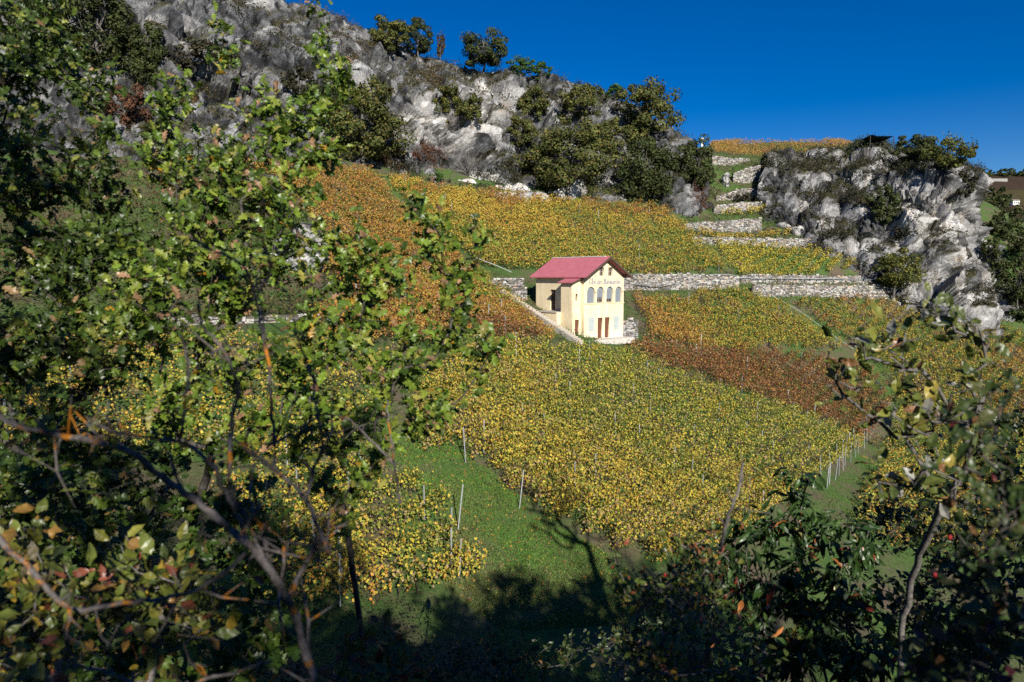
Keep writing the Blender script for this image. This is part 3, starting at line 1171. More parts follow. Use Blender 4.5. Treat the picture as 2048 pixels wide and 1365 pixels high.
b = w1 - HX * .62
d = HX * .22
for (s, e) in ((0, .33), (.331, .66), (.661, 1.0)):
    pa, pb = a + (b - a) * s, a + (b - a) * e
    za, zb_ = zs0 + (zs1 - zs0) * s, zs0 + (zs1 - zs0) * e
    lo = np.array([pa, pa + d, pb + d, pb])
    lo = lo - np.array(st.location)
    Vv = np.concatenate([lo, lo])
    Vv[[0, 1], 2] = za - .9 - st.location[2]
    Vv[[2, 3], 2] = zb_ - .9 - st.location[2]
    Vv[[4, 5], 2] = za + .16 - st.location[2]
    Vv[[6, 7], 2] = zb_ + .16 - st.location[2]
    w.hexa(Vv)
w.build('kerb', flat('kerb_stone', (.36, .34, .30), .9, .1, .15, 4), st)
# ------------------------------------------------------------------ leaves, generic
def quads(C, Nrm, size, col, aspect=1.0):
    """kite-shaped leaves, folded a little: returns V, F, colours"""
    n = len(C)
    Nrm = unit(Nrm)
    r = rng.normal(size=(n, 3))
    r = unit(r - (r * Nrm).sum(-1, keepdims=True) * Nrm)
    t = np.cross(Nrm, r)
    s = np.asarray(size)
    s = (s if s.ndim else np.full(n, float(s)))[:, None]
    V = np.stack([C - t * s * .5, C + r * s * .5 * aspect + t * s * .08, C + t * s * .55 - Nrm * s * .12, C - r * s * .5 * aspect + t * s * .08], 1).reshape(-1, 3)
    F = np.arange(n * 4).reshape(n, 4)
    return V, F, np.repeat(col, 4, 0)


YEL, GOLD, YGR, GRN, ORG, RUST, RBR, TAN = (.53, .42, .055), (.48, .29, .05), (.30, .325, .048), (.07, .12, .022), (.44, .20, .04), (.25, .11, .04), (.17, .068, .032), (.36, .26, .13)
PAL = {
    'main': ([YEL, GOLD, YGR, GRN, TAN], [.22, .06, .36, .25, .11]),
    'near': ([YEL, GOLD, YGR, GRN, ORG, TAN], [.34, .18, .22, .13, .05, .08]),
    'red': ([RUST, RBR, ORG, GOLD, GRN, TAN], [.48, .27, .06, .03, .09, .07]),
    'mixed': ([GOLD, YEL, YGR, RUST, GRN, ORG], [.22, .10, .26, .15, .22, .05]),
    'orange': ([ORG, GOLD, RUST, YGR, GRN, TAN], [.27, .24, .25, .09, .08, .07]),
    'gold': ([YEL, GOLD, ORG, YGR, GRN], [.32, .38, .14, .1, .06]),
    'green': ([YGR, GRN, GOLD, ORG, YEL], [.34, .22, .18, .14, .12]),
    'bright': ([YEL, GOLD, YGR, GRN], [.52, .14, .24, .10]),
}
PAL = {k: (np.array(c), np.array(p) / sum(p)) for k, (c, p) in PAL.items()}
RD = np.array([.6, .8])


def inside(P, poly):
    x, y = P[:, 0], P[:, 1]
    c = np.zeros(len(P), bool)
    n = len(poly)
    j = n - 1
    for i in range(n):
        xi, yi = poly[i]
        xj, yj = poly[j]
        k = ((yi > y) != (yj > y)) & (x < (xj - xi) * (y - yi) / (yj - yi + 1e-12) + xi)
        c ^= k
        j = i
    return c


def plot_vines(px, rowdir, spacing, step):
    poly = np.array([on_ground(u, v)[:2] for u, v in px])
    a = np.array(rowdir) / np.linalg.norm(rowdir)
    b = np.array([-a[1], a[0]])
    A, B = poly @ a, poly @ b
    out, rows = [], []
    for k, bb in enumerate(np.arange(B.min(), B.max(), spacing)):
        s = np.arange(A.min() - rng.uniform(0, step), A.max(), step)
        s = s + rng.normal(0, .07, len(s))
        P = s[:, None] * a + (bb + rng.normal(0, .04, len(s)))[:, None] * b
        P = P[inside(P, poly)]
        if len(P):
            out.append(P)
            rows.append(np.full(len(P), k))
    if not out:
        c = poly.mean(0)
        out, rows = [c + np.arange(-4, 5)[:, None] * a], [np.zeros(9)]
    P = np.vstack(out)
    return np.column_stack([P, gz(P[:, 0], P[:, 1])]), np.concatenate(rows), a


def palette_of(name, P):
    if name == 'H':
        z = P[:, 2] + (vnoise(P, 9, 5) - .5) * 7
        return np.where(z > 12.5, 'gold', np.where(z > 10.5, 'orange', np.where(z > 7.4, 'gold', np.where(z > 2.2, 'green', 'mixed'))))
    if name == 'E':
        z = vnoise(P, 10, 8) * .7 + (P[:, 0] - 24) * .03 + .12
        return np.where(z > .58, 'green', np.where(z > .4, 'mixed', 'orange'))
    if name == 'F':
        z = vnoise(P, 9, 9)
        return np.where(z > .6, 'green', np.where(z < .35, 'orange', 'mixed'))
    if name == 'G':
        z = vnoise(P, 8, 10)
        return np.where(z > .62, 'mixed', np.where(z < .3, 'red', 'orange'))
    if name == 'main':
        z = vnoise(P, 6, 12)
        return np.where((P[:, 1] < 41 + 5 * z) | (z < .22), 'near', 'main')
    if name == 'left':
        z = vnoise(P, 5, 14)
        return np.where(z > .5, 'near', 'gold')
    return np.array([name] * len(P))


def vine_leaves(P, a, pal, n, size, h0=.35, h1=1.5, wid=.29):
    """leaves of many vines at once; P (m,3) base points"""
    m = len(P)
    vig = rng.uniform(.75, 1.2, m)
    L = np.repeat(np.arange(m), n)
    al = rng.uniform(-.62, .62, m * n)
    ht = h0 + (h1 - h0) * rng.beta(1.5, 1.1, m * n) * vig[L]
    ac = rng.normal(0, wid, m * n) * (1.15 - .3 * np.abs(ht - 1.1))
    # clumping: shoots
    sh = np.floor((al + .62) / .2)
    key = np.stack([L * 1.0, sh, L * 0.0], -1)
    al = al + (hsh(key, 3) - .5) * .1
    ac = ac + (hsh(key, 4) - .5) * .3
    ht = ht + (hsh(key, 5) - .5) * .42
    b = np.array([-a[1], a[0]])
    C = np.empty((m * n, 3))
    C[:, :2] = P[L, :2] + al[:, None] * a + ac[:, None] * b
    C[:, 2] = P[L, 2] + np.maximum(ht, .12)
    side = np.sign(ac + rng.normal(0, .08, m * n))
    Nn = rng.normal(0, .5, (m * n, 3))
    Nn[:, :2] += side[:, None] * b * .8
    Nn[:, 2] += .45
    cols = np.empty((m * n, 3))
    pl = np.asarray(pal)[L]
    vt = rng.normal(0, 1, m)                       # each vine has its own turn of colour
    for nm in set(pl.tolist()):
        k = np.where(pl == nm)[0]
        c, p = PAL[nm]
        cum = np.cumsum(p)
        q = np.clip(rng.random(len(k)) + vt[L[k]] * .08, 0, .9999)
        cols[k] = c[np.searchsorted(cum, q).clip(0, len(c) - 1)]
    cols *= rng.uniform(.65, 1.3, (m * n, 1))
    sz = size * rng.uniform(.75, 1.35, m * n)
    return C, Nn, sz, cols


def stems(P, a):
    """short crooked trunks of many vines"""
    m = len(P)
    r = .03
    off = np.array([[-1, -.6], [1, -.6], [0, 1.1]]) * r
    lean = rng.normal(0, .06, (m, 2))
    V = np.empty((m, 6, 3))
    V[:, :3, :2] = P[:, None, :2] + off
    V[:, :3, 2] = P[:, None, 2] - .1
    V[:, 3:, :2] = P[:, None, :2] + off * .7 + lean[:, None]
    V[:, 3:, 2] = P[:, None, 2] + .75
    base = np.array([[0, 1, 4, 3], [1, 2, 5, 4], [2, 0, 3, 5]])
    F = (np.arange(m)[:, None, None] * 6 + base).reshape(-1, 4)
    col = np.tile(np.array([.06, .045, .035]), (m * 6, 1))
    return V.reshape(-1, 3), F, col


PLOTS = {
    # name: (outline on the slope, row direction, row spacing, plant step)
    'main': ([(838, 902), (985, 952), (1085, 1042), (1225, 1112), (1420, 1140), (1600, 1022), (1652, 985), (1742, 900), (1640, 852), (1480, 803), (1330, 752), (1248, 718), (1150, 709), (1060, 703), (960, 699), (880, 745), (828, 830)], (.6, .8), 1.3, .9),
    'red': ([(1255, 714), (1338, 748), (1482, 799), (1642, 847), (1745, 895), (1778, 810), (1748, 748), (1620, 716), (1500, 708), (1330, 705), (1295, 693)], (.66, .75), 1.2, .9),
    'E': ([(1262, 600), (1400, 590), (1482, 590), (1565, 617), (1636, 667), (1692, 706), (1560, 697), (1330, 693), (1300, 680), (1290, 640)], (.7, .714), 1.1, .95),
    'F': ([(1578, 606), (1800, 608), (1900, 628), (2040, 672), (2150, 705), (2150, 1060), (1800, 1120), (1715, 1060), (1740, 985), (1778, 890), (1795, 800), (1775, 750), (1704, 690)], (.7, .714), 1.2, 1.0),
    'G': ([(955, 552), (998, 592), (1058, 640), (1112, 690), (1040, 694), (900, 694), (760, 700), (660, 710), (640, 655), (700, 610), (800, 575), (900, 552)], (.7, .714), 1.1, .95),
    'H': ([(960, 535), (1000, 541), (1150, 547), (1250, 549), (1400, 549), (1462, 551), (1400, 488), (1352, 446), (1340, 428), (1250, 416), (1100, 404), (950, 391), (850, 377), (772, 358), (805, 405), (860, 455), (912, 500)], (.72, .69), 1.12, .95),
    'orange': ([(430, 330), (560, 328), (650, 336), (752, 356), (786, 405), (845, 460), (893, 503), (935, 540), (800, 562), (700, 592), (655, 560), (650, 470), (600, 420), (520, 350)], (.72, .69), 1.12, .95),
    'bright': ([(1472, 551), (1752, 553), (1720, 544), (1610, 505), (1500, 494), (1425, 491)], (.75, .66), 1.35, .9),
    'skyline': ([(1425, 308), (1500, 316), (1560, 322), (1640, 314), (1702, 305), (1706, 292), (1640, 290), (1500, 290), (1420, 290)], (.9, .3), 1.8, 1.2),
    'terrace_low': ([(1400, 474), (1620, 478), (1622, 470), (1400, 466)], (.97, .22), 1.6, 1.0),
    'terrace_high': ([(1445, 438), (1550, 435), (1550, 422), (1450, 422)], (.97, .22), 1.8, 1.0),
    'left': ([(945, 1150), (872, 1015), (800, 955), (700, 905), (560, 880), (430, 1000), (520, 1230), (900, 1240)], (.6, .8), 1.6, 1.0),
    'leftmid': ([(-60, 705), (300, 695), (640, 712), (800, 735), (770, 800), (700, 885), (560, 935), (430, 975), (200, 960), (-60, 950)], (.65, .76), 1.6, 1.0),
}
PALNAME = {'skyline': 'orange', 'terrace_low': 'gold', 'terrace_high': 'bright', 'leftmid': 'near'}
LABELS = {
    'main': 'dense rows of yellow and green grapevines below the house', 'red': 'rust brown rows of grapevines on the slope right of the house',
    'E': 'golden brown vine rows between the house and the diagonal grass strip', 'F': 'green and gold vine rows below the rock outcrop',
    'G': 'orange brown vine rows left of the stair by the house', 'H': 'orange topped vineyard between the house and the cliff foot',
    'orange': 'deep orange vine rows climbing to the cliff behind the oak', 'bright': 'bright yellow wedge of vines above the double stone wall',
    'skyline': 'orange vine rows along the skyline above the gully', 'terrace_low': 'yellow vines on the lowest gully terrace',
    'terrace_high': 'short yellow vine row on the higher gully terrace', 'left': 'yellow vines in the shade left of the grass alley',
    'leftmid': 'yellow vines seen through the oak branches'}
pv = {}
for k, (px, rd, sp, stp) in PLOTS.items():
    P, rows, a = plot_vines(px, rd, sp, stp)
    P = P[rng.random(len(P)) > .03] if k not in ('main', 'left') else P
    pv[k] = (P, rows, a)
    print('plot', k, len(P), 'y', P[:, 1].min().round(1), P[:, 1].max().round(1))

# the 300 vines that show largest stand alone: yellow plot and the shaded plot left of the alley
cand = []
for k in ('main', 'left'):
    P = pv[k][0]
    u, v, f = project(P + [0, 0, 1])
    ok = (u > (640 if k == 'left' else 820)) & (u < 1800) & (v < 1120)
    for i in np.where(ok)[0]:
        cand.append((P[i, 1] ** 2 + P[i, 0] ** 2, k, i))
cand.sort()
solo = {'main': set(), 'left': set()}
for _, k, i in cand[:296]:
    solo[k].add(i)


def vine_leaf_mesh(C, Nn, sz, cols):
    """five-pointed leaf blades, slightly cupped"""
    n = len(C)
    Nn = unit(Nn)
    r = rng.normal(size=(n, 3))
    r[:, 2] -= .8
    r = unit(r - (r * Nn).sum(-1, keepdims=True) * Nn)
    t = np.cross(Nn, r)
    shape = np.array([[0, -.05, .0], [.30, -.34, -.05], [.52, .10, -.08], [.30, .22, -.03], [.12, .62, -.12], [-.26, .26, -.03], [-.52, .12, -.08], [-.30, -.34, -.05]])
    s = sz[:, None, None]
    V = C[:, None] + s * (t[:, None] * shape[None, :, :1] + r[:, None] * shape[None, :, 1:2] + Nn[:, None] * shape[None, :, 2:])
    tri = np.array([[0, 1, 2], [0, 2, 3], [0, 3, 4], [0, 4, 5], [0, 5, 6], [0, 6, 7]])
    F = (np.arange(n)[:, None, None] * 8 + tri).reshape(-1, 3)
    return V.reshape(-1, 3), F, np.repeat(cols, 8, 0)


protos = []
A0 = np.array([1.0, 0.0])
for i in range(10):
    pal = 'near' if i >= 5 else 'main'
    C, Nn, sz, cols = vine_leaves(np.zeros((1, 3)), A0, [pal], 215 + 14 * (i % 5), .115)
    Vv, F, cc = vine_leaf_mesh(C, Nn, sz, cols)
    fol = mesh_np('foliage', Vv, F, M['vine'], cc)
    w = MB()
    p = np.array([[0, 0, -.1], [rng.normal(0, .04), rng.normal(0, .04), .3], [rng.normal(0, .05), rng.normal(0, .05), .62], [.05, 0, .78]])
    w.tube(catmull(p, 7), np.linspace(.035, .024, 7), 5)
    for s in (-1, 1):
        w.tube(catmull(np.array([[.04, 0, .74], [s * .25, 0, .86], [s * .58, 0, .84]]), 5), np.linspace(.018, .009, 5), 4)
        for x in (.15, .38, .52):
            w.tube([[s * x, 0, .83], [s * x + rng.normal(0, .05), rng.normal(0, .05), 1.2], [s * x + rng.normal(0, .08), rng.normal(0, .1), 1.5]], [.006, .005, .003], 3, False)
    stm = w.mesh('stem', M['vine_wood'])
    protos.append((fol, stm))
for k in ('main', 'left'):
    P, rows, a = pv[k]
    pal = palette_of(k, P)
    ang = math.atan2(a[1], a[0])
    for i in sorted(solo[k]):
        j = (5 if pal[i] == 'near' else 0) + random.randrange(5)
        g = empty('grapevine', P[i])
        g.rotation_euler = (0, 0, ang + (math.pi if random.random() < .5 else 0) + random.gauss(0, .05))
        s = random.uniform(.88, 1.15)
        g.scale = (1, 1, s)
        tag(g, 'yellow and green trellised grapevine at the near edge of the sunlit plot' if k == 'main' else 'yellow grapevine in the half shaded rows left of the grass alley',
            'grapevine', 'grapevines of the yellow plot' if k == 'main' else 'grapevines left of the grass alley')
        obj('foliage', protos[j][0], g)
        obj('stem', protos[j][1], g)
for k, (P, rows, a) in pv.items():
    keep = np.array([i not in solo.get(k, ()) for i in range(len(P))])
    P = P[keep]
    pal = palette_of(PALNAME.get(k, k), P)
    dist = np.hypot(P[:, 0], P[:, 1])
    dm = np.median(dist)
    n = int(np.clip(180 - dm * 1.0, 66, 125))
    if k in ('left', 'leftmid'): n = 130
    if k == 'skyline': n = 34
    if k == 'F': n = 60
    C, Nn, sz, cols = vine_leaves(P, a, pal, n, float(np.clip(.075 + dm * .0009, .11, .185)))
    V1, F1, c1 = quads(C, Nn, sz, cols)
    V2, F2, c2 = stems(P, a)
    me = mesh_np('vines', np.vstack([V1, V2]), np.vstack([F1, F2 + len(V1)]), M['vine'], np.vstack([c1, c2]))
    tag(obj('vines', me), LABELS[k], 'vines', kind='stuff')

# ------------------------------------------------------------------ posts, pipes, grass
w = MB()
w.box(-.022, .022, -.002, .003, -.3, 1.85)
w.box(-.022, -.017, .003, .034, -.3, 1.85)
w.box(.017, .022, .003, .034, -.3, 1.85)
for z in (.7, 1.05, 1.4, 1.75):
    w.box(.0225, .034, .0, .012, z, z + .03)
postm = w.mesh('post', M['steel'])


def post(p, group, label, scale=1.0, lean=.03):
    o = obj('vineyard_post', postm, None, p)
    o.rotation_euler = (random.gauss(0, lean), random.gauss(0, lean), random.uniform(0, 6.28))
    o.scale = (1.2, 1.2, scale)
    return tag(o, label, 'post', group)


PG = {'main': ('posts of the yellow plot', 'thin grey metal post standing among the yellow vines below the house', 17),
      'red': ('posts of the brown plot', 'thin grey metal post among the rust brown vines', 9),
      'E': ('posts of the golden plot', 'thin metal post among the golden vines right of the house', 10),
      'G': ('posts left of the stair', 'thin metal post among the orange vines left of the stair', 8),
      'H': ('posts of the upper plot', 'thin metal post in the upper vineyard under the cliff', 14),
      'leftmid': ('posts behind the oak', 'thin metal post among vines seen through the oak', 9),
      'left': ('posts left of the alley', 'metal post in the shaded rows left of the grass alley', 6)}
for k, (grp, lab, every) in PG.items():
    P, rows, a = pv[k]
    s = P[:, :2] @ a
    nrow = 0
    for rr in np.unique(pv[k][1][:len(P)] if len(pv[k][1]) == len(P) else []):
        m = np.where(rows == rr)[0]
        if len(m) < 4: continue
        o_ = m[np.argsort(s[m])]
        q = int(every)
        for j in range(random.randrange(q), len(o_), q):
            post(P[o_[j]] + np.array([a[0] * .45, a[1] * .45, 0]), grp, lab, random.uniform(.85, 1.02))
    if len(pv[k][1]) != len(P):
        for j in range(0, len(P), int(every * 6)):
            post(P[j], grp, lab, random.uniform(.95, 1.12))
# end posts at the grass alley and at the right-hand path
for u, v, sc in ((840, 884, 1.0), (931, 928, 1.08), (1038, 1018, 1.08), (1150, 992, 1.05), (916, 1062, 1.2), (903, 1150, 1.1), (968, 905, 1.0)):
    post(on_ground(u, v), 'end posts beside the grass alley', 'grey metal end post beside the sunny grass alley', sc, .05)
for t in np.linspace(0, 1, 12):
    u, v = 1652 + (1742 - 1652) * t, 978 + (880 - 978) * t
    post(on_ground(u + random.uniform(-3, 3), v), 'end posts along the grass path', 'grey end post in the line along the grass path at right', 1.02, .05)
    if random.random() < .7:
        post(on_ground(u - 10, v - 14), 'end posts along the grass path', 'grey end post in the line along the grass path at right', 1.02, .05)

# pipes and rail
def px_pipe(name, label, pts, rad, lift, cat, mat=M['steel']):
    P = np.array([on_ground(u, v) + [0, -.25, l] for (u, v), l in zip(pts, lift)])
    P = catmull(P, len(pts) * 5)
    w = MB()
    w.tube(P - P[0], rad, 6)
    o = w.build(name, mat, None, True)
    o.location = P[0]
    return tag(o, label, cat)


px_pipe('water_pipe', 'grey pipe arching along the long wall behind the house', [(1252, 577), (1360, 576), (1395, 575), (1415, 574), (1460, 574), (1476, 575)], .06, [.55, .6, 1.1, 1.7, 1.75, 1.2], 'pipe')
px_pipe('water_pipe', 'long straight grey pipe along the double wall at right', [(1478, 566), (1560, 567), (1660, 567), (1748, 568)], .055, [.75, .75, .7, .65], 'pipe')
px_pipe('irrigation_hose', 'thin pale hose running down the grass strip between golden plots', [(1545, 597), (1600, 628), (1655, 668), (1705, 702)], .028, [.3, .3, .3, .3], 'hose', flat('pale_hose', (.5, .55, .52), .5, .4))
hr = px_pipe('hand_rail', 'pale handrail descending to the stair head left of the house', [(948, 530), (990, 546), (1025, 562)], .035, [.9, .9, .95], 'rail')


def region_points(px, n):
    poly = np.array([on_ground(u, v)[:2] for u, v in px])
    lo, hi = poly.min(0), poly.max(0)
    P = rng.uniform(lo, hi, (n * 4, 2))
    P = P[inside(P, poly)][:n]
    return np.column_stack([P, gz(P[:, 0], P[:, 1])])


ALLEY = [(720, 830), (830, 850), (985, 945), (1085, 1040), (1230, 1115), (1260, 1250), (1000, 1260), (860, 1150), (870, 1015), (790, 945), (700, 900)]
PATH = [(1600, 1060), (1640, 1000), (1700, 930), (1748, 870), (1785, 830), (1790, 890), (1750, 985), (1720, 1060)]
for nm, px, n, lab in (('grass', ALLEY, 60000, 'mown green grass of the sunny alley between the vine plots'), ('grass', PATH, 16000, 'green grass path beside the line of end posts')):
    P = region_points(px, n)
    n = len(P)
    hgt = rng.uniform(.05, .13, n) * (.6 + .9 * vnoise(P, 1.1, 3))
    d = rng.normal(0, .5, (n, 3))
    d[:, 2] = 1
    wv = unit(np.cross(d, rng.normal(size=(n, 3)))) * rng.uniform(.012, .022, (n, 1))
    V = np.stack([P - wv, P + wv, P + d * hgt[:, None]], 1).reshape(-1, 3)
    dry = np.clip(vnoise(P, 2.5, 6) * 1.5 - .55, 0, 1)[:, None]
    cols = (pick([(.075, .18, .03), (.11, .23, .04), (.16, .25, .05)], n) * (1 - dry) + np.array([.17, .17, .07]) * dry) * rng.uniform(.7, 1.25, (n, 1))
    tag(obj(nm, mesh_np(nm, V, np.arange(n * 3).reshape(n, 3), M['grass'], np.repeat(cols, 3, 0))), lab, 'grass', kind='stuff')
P = region_points(ALLEY, 1500)
P[:, 2] += rng.uniform(.04, .1, len(P))
V1, F1, c1 = quads(P, rng.normal(0, .35, (len(P), 3)) + [0, 0, 1], rng.uniform(.07, .13, len(P)), pick([GOLD, ORG, TAN, YEL, RUST], len(P)))
tag(obj('leaf_litter', mesh_np('leaf_litter', V1, F1, M['vine'], c1)), 'scattered fallen vine leaves on the grass alley', 'leaves', kind='stuff')

# ------------------------------------------------------------------ trees and shrubs on the slopes
def crown_np(rx, ry, rz, nblob, nleaf, size, pal, seed, spiky=0.0, open_=0.0):
    rg = np.random.default_rng(seed)
    # foliage clumps spread through an uneven crown
    d = unit(rg.normal(size=(nblob, 3)))
    rad = rg.uniform(.25, 1.0, nblob) ** .55
    lump = 1 + .2 * np.sin(d[:, 0] * 3 + seed) * np.cos(d[:, 2] * 4 + seed * 1.7)
    cen = d * rad[:, None] * lump[:, None]
    br = rg.uniform(.16, .34, nblob) * (1 - open_ * .4)
    b = rg.integers(0, nblob, nleaf)
    v = unit(rg.normal(size=(nleaf, 3)))
    r = br[b] * rg.uniform(.45, 1.08, nleaf) ** .6
    off = v * r[:, None]
    off[:, 2] *= .8
    if spiky:
        off[:, 2] += rg.exponential(spiky, nleaf) * .3 * (rg.random(nleaf) < .35)
    C = (cen[b] + off) * [rx, ry, rz]
    Nn = v + rg.normal(0, .3, (nleaf, 3)) + [0, 0, .3]
    tone = rg.uniform(.7, 1.3, nblob)
    c, p = pal
    cols = np.array(c)[rg.choice(len(c), nleaf, p=np.array(p) / sum(p))] * tone[b][:, None] * rg.uniform(.7, 1.3, (nleaf, 1))
    return quads(C, Nn, size * rg.uniform(.65, 1.35, nleaf), cols), cen * [rx, ry, rz]


def limbs(cen, base, top, r0, nlimb, seed):
    rg = np.random.default_rng(seed)
    w = MB()
    base, top = np.array(base, float), np.array(top, float)
    mid = (base + top) / 2 + rg.normal(0, .05, 3) * np.linalg.norm(top - base)
    tr = catmull(np.array([base, mid, top]), 9)
    w.tube(tr, np.linspace(r0, r0 * .3, 9), 7)
    for c in cen[rg.permutation(len(cen))[:nlimb]]:
        s = tr[rg.integers(3, 8)]
        m = s * .5 + c * .5 + np.array([0, 0, -.12 * np.linalg.norm(c - s)])
        w.tube(catmull(np.array([s, m, c]), 6), np.linspace(r0 * .38, r0 * .1, 6), 4, False)
    return w


